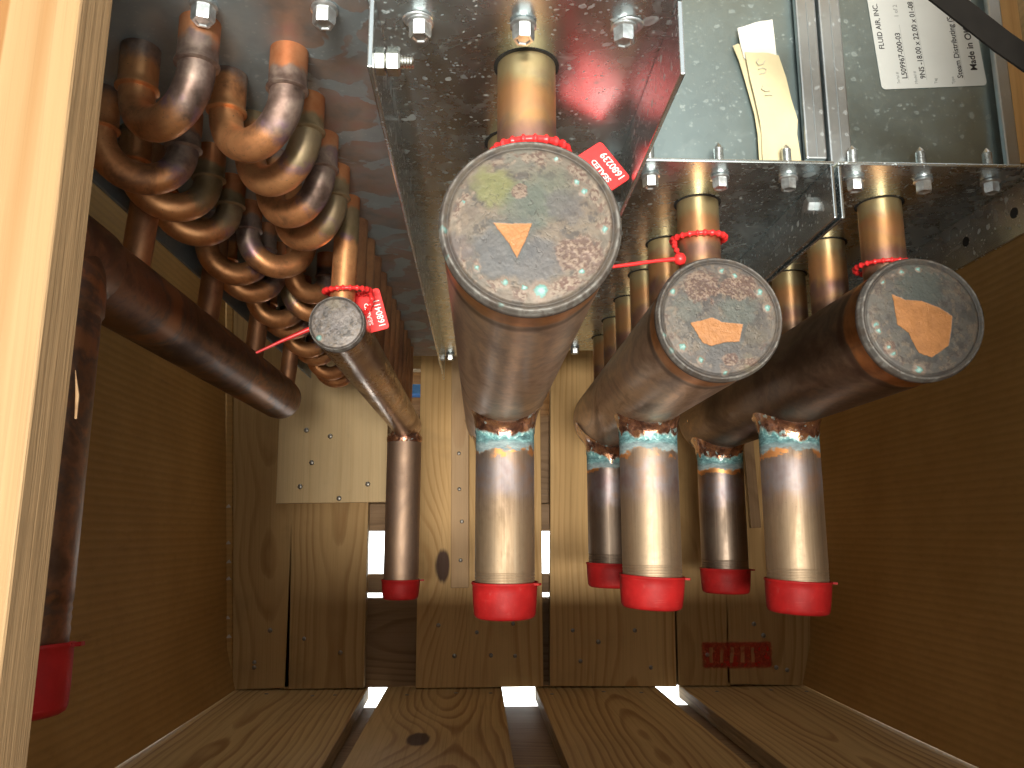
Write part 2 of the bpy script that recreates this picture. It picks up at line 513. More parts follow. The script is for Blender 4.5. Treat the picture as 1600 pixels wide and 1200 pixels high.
M['red_cap'] = cap_plastic()
M['red_seal'] = simple('red_seal_plastic', (0.80, 0.035, 0.035), 0.34, 0.0, 0.06, 120, 0.05, spec=0.5)
M['white_print'] = simple('white_print', (0.85, 0.82, 0.80), 0.6, 0.0, 0.05)
M['black_print'] = simple('black_print', (0.02, 0.02, 0.022), 0.6, 0.0, 0.05)
M['grey_print'] = simple('grey_print', (0.30, 0.32, 0.32), 0.6, 0.0, 0.05)
M['label'] = simple('white_label_paper', (0.58, 0.61, 0.60), 0.42, 0.0, 0.03, 30, 0.05)
M['paper'] = simple('cream_paper', (0.60, 0.53, 0.33), 0.75, 0.0, 0.06, 45, 0.25, 0.001)
M['paper_white'] = simple('white_paper_tip', (0.66, 0.67, 0.62), 0.75, 0.0, 0.05, 45, 0.25, 0.001)
M['ink'] = simple('faint_pencil', (0.50, 0.48, 0.38), 0.8, 0.0, 0.1)
M['strap'] = simple('black_strap_plastic', (0.008, 0.007, 0.006), 0.75, 0.0, 0.2, 90, 0.2, spec=0.15)
M['blue'] = simple('blue_painted_steel', (0.02, 0.16, 0.50), 0.5, 0.0, 0.1)
M['hole_shade'] = simple('painted_hole_shade', (0.015, 0.014, 0.013), 0.8)  # near-black colour that paints the shade inside holes and gaps
M['tan_patch'] = simple('plain_tan', (0.42, 0.32, 0.18), 0.6, 0.0, 0.15, 50)
M['torn'] = simple('torn_pale_paper', (0.55, 0.50, 0.42), 0.8)
M['concrete'] = simple('pale_concrete', (0.66, 0.68, 0.67), 0.85, 0.0, 0.06, 4, 0.1)
M['card'] = cardboard()
M['saw'] = rough_saw('sawn_board_edge')


def cap_mat():
    k = NT('corroded_end_cap')
    co = k.coord()
    c = k.vmath('MULTIPLY', k.attr('col').outputs['Color'], (0.55, 0.525, 0.50))
    m = k.mul(k.attr('met').outputs['Fac'], 0.4)
    n = k.noise(co, 900, 4, 0.7)
    n2 = k.noise(co, 260, 4, 0.65)
    c = k.mix(k.mul(k.step(n, 0.45, 0.75), 0.30), c, k.vmath('MULTIPLY', c, (0.55, 0.55, 0.57)))
    c = k.mix(k.mul(k.step(n2, 0.55, 0.8), 0.25), c, k.vmath('MULTIPLY', c, (1.3, 1.25, 1.2)))
    return k.bsdf(c, k.add(0.42, k.mul(n2, 0.2)), m, k.bump(k.add(k.mul(n, 0.5), n2), 0.25, 0.0006), spec=0.4)


M['cap'] = cap_mat()


def stamp_mat():
    k = NT('faded_red_stamp')
    co = k.coord()
    x, y, z = k.xyz(co)[:3]
    n = k.noise(co, 130, 4, 0.7)
    n2 = k.noise(co, 30, 3, 0.6)
    # pale strokes where the illegible lettering was left open
    ls = k.math('FRACT', k.add(k.mul(x, 62.0), k.mul(n2, 0.6)))
    inside = k.mul(k.step(k.math('ABSOLUTE', z), 0.013, 0.010), k.step(k.math('ABSOLUTE', k.sub(x, -0.004)), 0.043, 0.040))
    letters = k.mul(k.mul(k.step(ls, 0.60, 0.70), inside), k.step(n2, 0.36, 0.46))
    a = k.mul(k.step(n, 0.22, 0.55), k.sub(1.0, k.mul(letters, 0.9)))
    ex = k.step(k.add(k.math('ABSOLUTE', x), k.mul(n, 0.012)), 0.062, 0.056)
    ez = k.step(k.add(k.math('ABSOLUTE', z), k.mul(n, 0.010)), 0.0255, 0.0215)
    a = k.mul(k.mul(a, 0.66), k.mul(k.mul(ex, ez), k.add(0.55, k.mul(n2, 0.6))))
    return k.bsdf((0.60, 0.05, 0.025), 0.75, 0, None, spec=0.2, alpha=a)


M['stamp'] = stamp_mat()


# ------------------------------------------------------------------ object helpers
def empty(name, loc, label, cat, group=None):
    o = bpy.data.objects.new(name, None)
    o.empty_display_size = 0.05
    COL.objects.link(o)
    o.location = loc
    o['label'] = label
    o['category'] = cat
    if group:
        o['group'] = group
    return o


def root_of(o):
    p = Vector((0, 0, 0))
    while o is not None:
        p += o.location
        o = o.parent
    return p


def mesh_obj(name, V, F, mat, parent=None, smooth=False, attrs=None, origin=None, label=None):
    """V in scene coordinates; the object's origin goes to `origin` (or to its parent's)"""
    V = np.asarray(V, float)
    base = root_of(parent)
    org = np.array(origin if origin is not None else base, float)
    me = bpy.data.meshes.new(name)
    me.from_pydata((V - org).tolist(), [], [list(map(int, f)) for f in F])
    if smooth:
        me.polygons.foreach_set('use_smooth', [True] * len(me.polygons))
    for an, (kind, data) in (attrs or {}).items():
        a = me.attributes.new(an, kind, 'POINT')
        if kind == 'FLOAT':
            a.data.foreach_set('value', np.asarray(data, np.float32).ravel())
        else:
            a.data.foreach_set('color', np.asarray(data, np.float32).ravel())
    if mat:
        me.materials.append(mat)
    me.update()
    o = bpy.data.objects.new(name, me)
    COL.objects.link(o)
    o.parent = parent
    o.location = Vector(org) - base
    if label:
        o['label'] = label
    return o


def sharp(o, ang=35):
    """auto smooth by angle"""
    me = o.data
    me.polygons.foreach_set('use_smooth', [True] * len(me.polygons))
    me.set_sharp_from_angle(angle=R(ang))
    return o


def box_vf(x0, x1, y0, y1, z0, z1):
    V = [(x, y, z) for x in (x0, x1) for y in (y0, y1) for z in (z0, z1)]
    F = [(0, 1, 3, 2), (4, 6, 7, 5), (0, 4, 5, 1), (2, 3, 7, 6), (0, 2, 6, 4), (1, 5, 7, 3)]
    return np.array(V, float), F


def bevel(o, w, seg=2):
    m = o.modifiers.new('bevel', 'BEVEL')
    m.width = w
    m.segments = seg
    m.limit_method = 'ANGLE'
    return o


def box(name, b, mat, parent, bev=0.0008, origin=None):
    V, F = box_vf(*b)
    o = mesh_obj(name, V, F, mat, parent, origin=origin)
    if bev:
        bevel(o, bev)
    return o


def join(parts):
    V, F, n = [], [], 0
    for v, f in parts:
        V.append(np.asarray(v, float))
        F += [tuple(i + n for i in q) for q in f]
        n += len(v)
    return np.vstack(V), F


def sweep_vf(path, rad, seg=24, closed=False, caps=True):
    P = np.asarray(path, float)
    n = len(P)
    rad = np.broadcast_to(np.asarray(rad, float), (n,))
    T = np.zeros_like(P)
    if closed:
        T = np.roll(P, -1, 0) - np.roll(P, 1, 0)
    else:
        T[1:-1] = P[2:] - P[:-2]
        T[0] = P[1] - P[0]
        T[-1] = P[-1] - P[-2]
    ln = np.linalg.norm(T, axis=1, keepdims=True)
    for i in range(n):
        if ln[i, 0] < 1e-9:
            T[i] = T[i - 1]
            ln[i] = ln[i - 1]
    T /= np.linalg.norm(T, axis=1, keepdims=True)
    up = np.array([0, 0, 1.0]) if abs(T[0, 2]) < 0.9 else np.array([1.0, 0, 0])
    N = np.cross(up, T[0])
    N /= np.linalg.norm(N)
    th = np.linspace(0, 2 * np.pi, seg, endpoint=False)
    V, t = [], []
    L = 0.0
    for i in range(n):
        N = N - T[i] * np.dot(N, T[i])
        N /= np.linalg.norm(N)
        B = np.cross(T[i], N)
        V.append(P[i] + rad[i] * (np.cos(th)[:, None] * N + np.sin(th)[:, None] * B))
        if i:
            L += np.linalg.norm(P[i] - P[i - 1])
        t.append(np.full(seg, L))
    V = np.vstack(V)
    t = np.concatenate(t)
    F = []
    m = n if closed else n - 1
    for i in range(m):
        a, b = i * seg, ((i + 1) % n) * seg
        for j in range(seg):
            j2 = (j + 1) % seg
            F.append((a + j, a + j2, b + j2, b + j))
    if caps and not closed:
        F.append(tuple(range(seg))[::-1])
        F.append(tuple(range((n - 1) * seg, n * seg)))
    return V, F, t


def tube(name, path, rad, mat, parent, seg=24, closed=False, caps=True, norm=False, label=None):
    V, F, t = sweep_vf(path, rad, seg, closed, caps)
    if norm:
        t = t / t.max()
    o = mesh_obj(name, V, F, mat, parent, attrs={'t': ('FLOAT', t)}, label=label)
    return sharp(o, 40)


def lathe_vf(profile, centre, axis='z', seg=48):
    """profile: list of (radius, height) along the axis"""
    th = np.linspace(0, 2 * np.pi, seg, endpoint=False)
    V, F = [], []
    for r, h in profile:
        c, s = r * np.cos(th), r * np.sin(th)
        q = np.full(seg, h)
        if axis == 'z':
            V.append(np.stack([c, s, q], 1))
        elif axis == 'y':
            V.append(np.stack([c, q, -s], 1))
        else:
            V.append(np.stack([q, c, s], 1))
    for i in range(len(profile) - 1):
        a, b = i * seg, (i + 1) * seg
        for j in range(seg):
            k2 = (j + 1) % seg
            F.append((a + j, a + k2, b + k2, b + j))
    if profile[0][0] > 1e-6:
        F.append(tuple(range(seg))[::-1])
    if profile[-1][0] > 1e-6:
        F.append(tuple(range((len(profile) - 1) * seg, len(profile) * seg)))
    return np.vstack(V) + np.array(centre), F


def hexa_vf(r, h0, h1, centre, axis='z', seg=6, cham=0.15):
    d = (h1 - h0) * cham
    return lathe_vf([(r, h0), (r, h1 - d), (r * 0.88, h1)] if h1 != h0 else [(r, h0)], centre, axis, seg)


FONT_CACHE = {}


def lettering(text, size, origin, dirx, diry, mat, parent, bold=0.0, name='lettering', depth=0.00012, squash=1.0):
    cu = bpy.data.curves.new('txt', 'FONT')
    cu.body = text
    cu.size = size
    cu.extrude = depth
    cu.offset = bold
    cu.resolution_u = 3
    tmp = bpy.data.objects.new('txt', cu)
    COL.objects.link(tmp)
    bpy.context.view_layer.update()
    dg = bpy.context.evaluated_depsgraph_get()
    me0 = tmp.evaluated_get(dg).to_mesh()
    V = np.array([v.co[:] for v in me0.vertices]).reshape(-1, 3)
    F = [tuple(p.vertices) for p in me0.polygons]
    bpy.data.objects.remove(tmp)
    bpy.data.curves.remove(cu)
    dx, dy = np.array(dirx, float), np.array(diry, float)
    dx /= np.linalg.norm(dx)
    dy /= np.linalg.norm(dy)
    dz = np.cross(dx, dy)
    W = np.array(origin) + V[:, :1] * dx * squash + V[:, 1:2] * dy + V[:, 2:] * dz
    return mesh_obj(name, W, F, mat, parent)


# ------------------------------------------------------------------ value noise for the corroded caps
def vnoise(x, y, seed):
    xi, yi = np.floor(x).astype(int), np.floor(y).astype(int)
    xf, yf = x - xi, y - yi
    u, v = xf * xf * (3 - 2 * xf), yf * yf * (3 - 2 * yf)

    def h(a, b):
        n = (a * 374761393 + b * 668265263 + seed * 144665) & 0x7fffffff
        n = (n ^ (n >> 13)) * 1274126177 & 0x7fffffff
        return ((n ^ (n >> 16)) & 0xffff) / 65535.0
    return (h(xi, yi) * (1 - u) + h(xi + 1, yi) * u) * (1 - v) + (h(xi, yi + 1) * (1 - u) + h(xi + 1, yi + 1) * u) * v


def fbm(x, y, f, seed, oct=4):
    s, a, tot = 0, 1.0, 0
    for i in range(oct):
        s = s + a * vnoise(x * f + 31.7 * i, y * f + 17.3 * i, seed + i)
        tot += a
        a *= 0.55
        f *= 2.03
    return s / tot


def sstep(v, a, b):
    q = np.clip((v - a) / (b - a), 0, 1)
    return q * q * (3 - 2 * q)


def poly_sd(px, py, poly):
    """signed distance to a polygon, negative inside"""
    d = np.full(px.shape, 1e9)
    ins = np.zeros(px.shape, bool)
    n = len(poly)
    for i in range(n):
        ax, ay = poly[i]
        bx, by = poly[(i + 1) % n]
        ex, ey = bx - ax, by - ay
        q = np.clip(((px - ax) * ex + (py - ay) * ey) / (ex * ex + ey * ey), 0, 1)
        d = np.minimum(d, np.hypot(px - ax - q * ex, py - ay - q * ey))
        c = ((ay > py) != (by > py)) & (px < (bx - ax) * (py - ay) / (by - ay + 1e-12) + ax)
        ins ^= c
    return np.where(ins, -d, d)


def end_cap(parent, cx, y, cz, rad, spec, seed, label=None, nr=130, na=340):
    """pressed end cap facing the opening: rim, groove, corroded face"""
    rr = np.concatenate([np.linspace(0, 0.90, nr), np.linspace(0.905, 1.0, 12)])
    th = np.linspace(0, 2 * np.pi, na, endpoint=False)
    Rr, Th = np.meshgrid(rr[1:], th, indexing='ij')
    px = np.concatenate([[0.0], (Rr * np.cos(Th)).ravel()])
    py = np.concatenate([[0.0], (Rr * np.sin(Th)).ravel()])
    rho = np.hypot(px, py)
    n1 = fbm(px + 5, py + 5, 3.0, seed)
    n2 = fbm(px + 9, py + 2, 9.0, seed + 11)
    n3 = fbm(px + 3, py + 8, 34.0, seed + 23, 3)
    n4 = fbm(px + 1, py + 6, 6.0, seed + 31)

    def blend(c, m, b):
        return c * (1 - m[:, None]) + np.array(b) * m[:, None]
    col = np.array(spec['a']) * (1 - sstep(n1, 0.35, 0.62))[:, None] + np.array(spec['b']) * sstep(n1, 0.35, 0.62)[:, None]
    col = blend(col, 0.55 * sstep(n4, 0.52, 0.66), spec.get('c', (0.20, 0.15, 0.12)))
    col = blend(col, 0.7 * sstep(n2, 0.53, 0.66), (0.095, 0.09, 0.09))
    n5 = fbm(px + 2, py + 4, 14.0, seed + 47)
    col = blend(col, 0.55 * sstep(n5, 0.55, 0.66), (0.30, 0.245, 0.19))
    for (gx, gy, gr, gc, ga) in spec.get('zones', ()):
        m = ga * sstep(np.hypot(px - gx, py - gy) + 0.25 * (n2 - 0.5), gr, gr * 0.45)
        col = blend(col, m, gc)
    crack = np.exp(-((n4 - 0.5) / 0.012) ** 2) * sstep(n5, 0.42, 0.56)
    col = blend(col, 0.6 * crack, (0.07, 0.06, 0.055))
    hgt = 0.0004 * (n2 - 0.5) + 0.0002 * (n5 - 0.5) + 0.00014 * (n3 - 0.5) - 0.0002 * crack
    # scabby zones: pale pinkish crust with dark pits
    for (gx, gy, rx, ry) in spec.get('rust', ()):
        m = sstep(np.hypot((px - gx) / rx, (py - gy) / ry) + 0.8 * (n2 - 0.5), 1.0, 0.75)
        cr = np.where((n3 > 0.56)[:, None], np.array([0.35, 0.26, 0.205]), np.array([0.19, 0.12, 0.10]))
        cr = cr * (0.75 + 0.6 * n2[:, None])
        col = col * (1 - 0.85 * m[:, None]) + cr * 0.85 * m[:, None]
        hgt = hgt + 0.0003 * m * (n3 - 0.4)
    ringm = sstep(np.abs(rho - 0.80) + 0.20 * (n4 - 0.5), 0.10, 0.03) * sstep(n2, 0.46, 0.56) * spec.get('ring', 0.7)
    cr = np.where((n3 > 0.5)[:, None], np.array([0.42, 0.34, 0.27]), np.array([0.20, 0.12, 0.095]))
    col = col * (1 - ringm[:, None]) + cr * ringm[:, None]
    met = np.full(px.shape, spec.get('met', 0.35))
    if 'patch' in spec:
        sd = poly_sd(px, py, spec['patch']) + 0.018 * (n2 - 0.5) + 0.012 * (n3 - 0.5)
        halo = sstep(sd, 0.10, 0.0) * sstep(sd, -0.01, 0.01)
        col = blend(col, 0.5 * halo, (0.13, 0.15, 0.15))
        m = sstep(sd, 0.008, -0.008)
        pc = np.array([0.62, 0.29, 0.11]) * (0.8 + 0.42 * n2[:, None])
        col = col * (1 - m[:, None]) + pc * m[:, None]
        met = met * (1 - m) + 0.25 * m
        hgt = hgt - 0.00025 * m
    for (dx, dy, dr) in spec.get('dots', ()):
        q = np.hypot(px - dx, py - dy) + 0.05 * (n3 - 0.5) + 0.03 * (n2 - 0.5)
        col = blend(col, 0.75 * sstep(q, dr * 2.1, dr * 1.1), (0.42, 0.33, 0.27))
        col = blend(col, sstep(q, dr * 1.05, dr * 0.7), (0.22, 0.50, 0.48))
        col = blend(col, sstep(q, dr * 0.6, dr * 0.2), (0.50, 0.80, 0.78))
        met = met * (1 - sstep(q, dr * 2, dr))
        hgt = hgt + 0.0007 * sstep(q, dr * 1.6, dr * 0.3)
    rim = sstep(rho, 0.925, 0.95)
    col = blend(col, 0.6 * rim, spec.get('rim', (0.21, 0.205, 0.20)))
    col = blend(col, 0.7 * rim * sstep(n2, 0.5, 0.62), (0.38, 0.38, 0.36))
    col = blend(col, 0.7 * rim * sstep(n5, 0.52, 0.60), (0.13, 0.105, 0.09))
    col = blend(col, 0.7 * np.exp(-((rho - 0.905) / 0.018) ** 2), (0.085, 0.075, 0.07))
    # relief: shallow dished face, groove, raised rounded rim
    z = 0.0012 * (1 - rho ** 2) * spec.get('dome', 1.0) + hgt
    z = z - 0.0010 * np.exp(-((rho - 0.905) / 0.022) ** 2)
    z = z + 0.0009 * np.exp(-((rho - 0.955) / 0.025) ** 2)
    z = z - 0.0022 * sstep(rho, 0.968, 1.0)
    wob = 1 + 0.004 * np.sin(3 * np.arctan2(py, px) + seed)
    V = np.stack([cx + px * rad * wob, y - z, cz + py * rad * wob], 1)
    # skirt going back over the pipe
    nring = len(rr) - 1
    last = 1 + (nring - 1) * na
    sk = V[last:last + na].copy()
    sk[:, 1] = y + 0.006
    V = np.vstack([V, sk])
    col = np.vstack([col, np.tile(np.array([[0.14, 0.10, 0.085]]), (na, 1))])
    met = np.concatenate([met, np.full(na, 0.8)])
    F = [(0, 1 + (j + 1) % na, 1 + j) for j in range(na)]
    for i in range(nring):
        a, b = 1 + i * na, 1 + (i + 1) * na
        for j in range(na):
            k2 = (j + 1) % na
            F.append((a + j, a + k2, b + k2, b + j))
    F = [f[::-1] for f in F]
    rgba = np.hstack([np.clip(col, 0, 1), np.ones((len(col), 1))])
    return mesh_obj('end_cap', V, [f[::-1] for f in F], M['cap'], parent, True,
                    {'col': ('FLOAT_COLOR', rgba), 'met': ('FLOAT', met)}, origin=(cx, y, cz), label=label)


# ------------------------------------------------------------------ setting
ground = mesh_obj('ground', [(-30, -25, -0.8), (30, -25, -0.8), (30, 40, -0.8), (-30, 40, -0.8)], [(0, 1, 2, 3)], M['concrete'])
ground['kind'] = 'structure'
gap_backdrop = mesh_obj('backdrop_wall', *box_vf(-5, 5, 5.5, 5.7, -0.8, 3.5), M['concrete'])  # pale backdrop added so the gaps between back boards show white
gap_backdrop['kind'] = 'structure'

# ------------------------------------------------------------------ the crate
crate = empty('wooden_crate', (0.06, 0.72, -0.30), 'open wooden crate of pine boards around the copper pipework', 'crate')
WOODS = {
    'back': wood('pine_back_boards', (0.66, 0.42, 0.175), (0.48, 0.26, 0.085), 0.0085, 0.035, dirt=0.42, contrast=1.05),
    'backknot': wood('pine_back_board_with_knot', (0.66, 0.42, 0.175), (0.48, 0.26, 0.085), 0.0085, 0.045, knots=((-0.237, 0.0575, 0.024),), dirt=0.4, contrast=1.05),
    'brown': wood('brown_back_boards', (0.50, 0.315, 0.13), (0.34, 0.185, 0.062), 0.0075, 0.05, dirt=0.5, contrast=1.0),
    'floor': wood('pine_floor_boards', (0.60, 0.40, 0.175), (0.33, 0.175, 0.06), 0.0095, 0.022, dirt=0.25, contrast=1.25),
    'floorknot': wood('pine_floor_board_with_knot', (0.60, 0.40, 0.175), (0.33, 0.175, 0.06), 0.0095, 0.022, knots=((0.225, 0.018, 0.028),), dirt=0.25, contrast=1.25),
    'post': wood('bright_pine_post', (0.33, 0.215, 0.10), (0.245, 0.115, 0.035), 0.017, 0.012, dirt=0.05, contrast=1.9, seed=2.0),
    'ply': wood('birch_plywood', (0.68, 0.50, 0.27), (0.59, 0.40, 0.19), 0.014, 0.012, dirt=0.5, contrast=0.5),
    'rail': wood('dark_sawn_rail', (0.30, 0.185, 0.095), (0.18, 0.10, 0.045), 0.007, 0.05, dirt=0.4, contrast=0.9),
}


def board(name, a, b, width, thick, face, wmat, parent, edge=None, bev=0.0011, label=None):
    """board running from a to b (centre line of the visible face); face = outward normal of that face"""
    a, b, face = Vector(a), Vector(b), Vector(face).normalized()
    ex = (b - a).normalized()
    ez = (face - ex * face.dot(ex)).normalized()
    ey = ez.cross(ex)
    L = (b - a).length
    V, F = box_vf(-L / 2, L / 2, -width / 2, width / 2, -thick, 0)
    me = bpy.data.meshes.new(name)
    me.from_pydata(V.tolist(), [], F)
    me.materials.append(wmat)
    me.materials.append(edge or M['saw'])
    for p in me.polygons:
        if abs(p.normal.z) < 0.5:
            p.material_index = 1
    o = bpy.data.objects.new(name, me)
    COL.objects.link(o)
    m3 = Matrix((ex, ey, ez)).transposed()
    o.parent = parent
    o.rotation_euler = m3.to_euler()
    o.location = (a + b) / 2 - root_of(parent)
    if label:
        o['label'] = label
    if bev:
        bevel(o, bev)
    o['_f'] = 0
    del o['_f']
    return o, m3


NAIL_V, NAIL_F = lathe_vf([(0.0, 0.0012), (0.0022, 0.0010), (0.0034, 0.0004), (0.0036, -0.0006)], (0, 0, 0), 'z', 14)
NAIL_ME = bpy.data.meshes.new('nail')
NAIL_ME.from_pydata(NAIL_V.tolist(), [], NAIL_F)
NAIL_ME.materials.append(simple('dull_nail_head', (0.32, 0.30, 0.27), 0.4, 0.8, 0.3, 400))
NAIL_ME.polygons.foreach_set('use_smooth', [True] * len(NAIL_ME.polygons))


def nail(bd, m3, p, scale=1.0):
    """nail head standing proud of a board's face at scene point p"""
    o = bpy.data.objects.new('nail', NAIL_ME)
    COL.objects.link(o)
    o.parent = bd
    q = m3.transposed() @ (Vector(p) - root_of(crate) - bd.location)
    q.z = 0.0
    o.location = q
    o.scale = (scale,) * 3
    return o


BY = 1.25
back = []
for (xb0, xb1, xt0, xt1, wk, y) in ((-0.395, -0.2935, -0.445, -0.2985, 'brown', BY), (-0.2915, -0.1715, -0.2965, -0.1795, 'brown', BY),
                                    (-0.0914, 0.0940, -0.1030, 0.0970, 'backknot', BY), (0.1095, 0.2985, 0.1140, 0.3120, 'back', BY),
                                    (0.3030, 0.3840, 0.3150, 0.3950, 'brown', BY), (0.3866, 0.5300, 0.3976, 0.5750, 'brown', BY)):
    w = ((xb1 - xb0) + (xt1 - xt0)) / 2
    o, m3 = board('plank', ((xb0 + xb1) / 2, y, -0.2315), ((xt0 + xt1) / 2, y, 0.60), w, 0.019, (0, -1, 0), WOODS[wk], crate)
    back.append((o, m3, (xb0 + xb1) / 2))
for (x, z) in ((-0.3362, -0.2005), (-0.3362, -0.193), (-0.3155, -0.1472), (-0.2642, -0.1595), (-0.2088, -0.1801), (-0.0623, -0.1409), (-0.0037, -0.1515),
               (-0.0373, -0.1858), (0.0548, -0.1863), (0.0179, -0.1852), (0.0515, -0.139), (0.1432, -0.1494), (0.2389, -0.1498), (0.1822, -0.1665), (0.1543, -0.1944),
               (0.2619, -0.2043), (0.4247, -0.1412), (0.4387, -0.1584), (0.4558, -0.2056), (0.4725, -0.2094), (0.3495, -0.1862)):
    bd = min(back, key=lambda q: abs(q[2] - x) if abs(q[2] - x) < 0.11 else 9)
    nail(bd[0], bd[1], (x, BY, z), random.uniform(0.85, 1.1))

# boards fixed over the back boards
o, m3 = board('plywood_panel', (-0.2300, 1.240, 0.0430), (-0.2390, 1.240, 0.60), 0.170, 0.009, (0, -1, 0), WOODS['ply'], crate)
for (x, z) in ((-0.2735, 0.1560), (-0.2360, 0.1465), (-0.2630, 0.1050), (-0.2790, 0.0680), (-0.2185, 0.0500), (-0.1750, 0.0720)):
    nail(o, m3, (x, 1.24, z), 1.15)
o, m3 = board('batten', (-0.0300, 1.236, -0.0850), (-0.0375, 1.236, 0.60), 0.0275, 0.013, (0, -1, 0),
              wood('brown_batten', (0.56, 0.37, 0.20), (0.44, 0.26, 0.12), 0.011, 0.02, dirt=0.3), crate)
for (x, z) in ((-0.0294, -0.0438), (-0.0281, 0.0147), (-0.0327, 0.0643), (-0.034, 0.12)):
    nail(o, m3, (x, 1.236, z), 0.9)
o, m3 = board('batten', (0.4330, 1.238, 0.0050), (0.4120, 1.238, 0.60), 0.016, 0.010, (0, -1, 0), WOODS['rail'], crate)
# rails outside the back boards, seen through the gaps
for (z0, z1, wk, y0) in ((-0.234, -0.103, 'rail', 1.2705), (-0.0945, -0.0665, 'rail', 1.2705), (0.000, 0.043, 'rail', 1.2705), (0.043, 0.190, 'rail', 1.300), (0.262, 0.40, 'brown', 1.2705)):
    board('rail', (-0.45, y0, (z0 + z1) / 2), (0.60, y0, (z0 + z1) / 2), z1 - z0, 0.03, (0, -1, 0), WOODS[wk], crate)
board('rail', (-0.45, 1.42, 0.245), (0.60, 1.42, 0.245), 0.13, 0.02, (0, -1, 0), WOODS['rail'], crate)
# floor boards
FZ = -0.2330
fl = []
for (x0a, x1a, x0b, x1b, wk) in ((-0.400, -0.181, -0.400, -0.128, 'floor'), (-0.144, 0.0395, -0.130, 0.0345, 'floorknot'),
                                 (0.0835, 0.2715, 0.1010, 0.2800, 'floor'), (0.3050, 0.56, 0.3160, 0.56, 'floor')):
    w = ((x1a - x0a) + (x1b - x0b)) / 2
    o, m3 = board('plank', ((x0b + x1b) / 2, 0.20, FZ), ((x0a + x1a) / 2, 1.2695, FZ), w, 0.019, (0, 0, 1), WOODS[wk], crate)
    fl.append((o, m3, (x0a + x1a) / 2))
for x in (-0.30, -0.235, -0.20, -0.11, -0.035, 0.02, 0.115, 0.19, 0.24, 0.35, 0.44, 0.48):
    bd = min(fl, key=lambda q: abs(q[2] - x))
    nail(bd[0], bd[1], (x + random.uniform(-0.01, 0.01), 1.215 + random.uniform(-0.012, 0.012), FZ), 0.9)
for (y0, y1) in ((0.93, 1.228), (0.62, 0.925), (0.25, 0.610)):
    board('rail', (-0.45, (y0 + y1) / 2, -0.2535), (0.60, (y0 + y1) / 2, -0.2535), y1 - y0, 0.03, (0, 0, 1), WOODS['rail'], crate)
# boards of the open side: a post on the left, one on the right out of view, a low board
post, m3 = board('post', (-0.2770, 0.230, -0.30), (-0.2710, 0.230, 0.55), 0.290, 0.020, (0, -1, 0), WOODS['post'], crate,
                 edge=rough_saw('post_sawn_edge', (0.50, 0.32, 0.165), 0.78), label='bright sunlit pine post with bold grain')
spl_v, spl_f, _ = sweep_vf([(-0.1281, 0.2490, 0.050), (-0.1268, 0.2493, 0.042), (-0.1264, 0.2490, 0.0345)], [0.0001, 0.0006, 0.0004], 6)
sp = mesh_obj('splinter', spl_v, spl_f, WOODS['rail'], crate)
board('post', (0.404, 0.200, -0.30), (0.404, 0.200, 0.55), 0.300, 0.020, (0, -1, 0), WOODS['back'], crate)
board('plank', (-0.45, 0.178, -0.200), (0.60, 0.178, -0.200), 0.160, 0.016, (0, -1, 0), WOODS['back'], crate)
# unseen boards added above to block overhead light, open at both sides
for i in range(1, 5):
    x0 = -0.46 + 0.18 * i
    board('light_blocker', (x0 + 0.0885, 0.10, 0.640), (x0 + 0.0885, 1.32, 0.640), 0.177, 0.019, (0, 0, 1), WOODS['back'], crate)
# short post beside the right-hand unit
board('post', (0.3965, 0.52, 0.2640), (0.3965, 0.52, 0.62), 0.020, 0.03, (0, -1, 0), WOODS['back'], crate)
# red stamp across the two boards on the right
V, F = box_vf(0.335, 0.456, 1.24915, 1.24935, -0.212, -0.161)
mesh_obj('ink_stamp', V, F, M['stamp'], crate, origin=(0.3955, 1.249, -0.1865), label='faded red ink stamp, illegible')

# ------------------------------------------------------------------ cardboard lining
def card_sheet(label, xb, xt, sgn, yend):
    ny, nz = 24, 14
    V, F = [], []
    for side in (0, 1):
        for i in range(ny + 1):
            for j in range(nz + 1):
                y = 0.21 + (yend - 0.21) * i / ny
                z = -0.2305 + 0.83 * j / nz
                x = xb + (xt - xb) * (j / nz) + sgn * 0.0025 * math.sin(5 * y + 3 * z)
                # the lower edge curls inwards over the floor
                x -= sgn * 0.012 * max(0, 1 - (z + 0.2305) / 0.03) ** 2
                V.append((x + sgn * side * 0.005, y, z))
    n = (ny + 1) * (nz + 1)
    for s in (0, 1):
        for i in range(ny):
            for j in range(nz):
                a = s * n + i * (nz + 1) + j
                q = (a, a + 1, a + nz + 2, a + nz + 1)
                F.append(q if (s == 0) == (sgn < 0) else q[::-1])
    for i in range(ny):
        for j in (0, nz):
            a = i * (nz + 1) + j
            F.append((a, a + nz + 1, a + nz + 1 + n, a + n))
    for j in range(nz):
        for i in (0, ny):
            a = i * (nz + 1) + j
            F.append((a, a + 1, a + 1 + n, a + n))
    o = mesh_obj('cardboard_liner', V, F, M['card'], None, True, origin=((xb + xt) / 2, 0.72, -0.2305))
    sharp(o, 40)
    o['label'] = label
    o['category'] = 'cardboard'
    o['group'] = 'cardboard sheets lining the crate'
    return o


cl = card_sheet('brown cardboard sheet lining the crate side behind the pine post', -0.3730, -0.4250, -1, 1.240)
cr_ = card_sheet('brown corrugated cardboard sheet lining the crate side by the label', 0.5080, 0.5600, 1, 1.2488)
# folded edge of the left sheet against the back boards, with torn whitish fibres
def wall_x(z):
    return -0.3730 + (-0.4250 + 0.3730) * (z + 0.2305) / 0.83


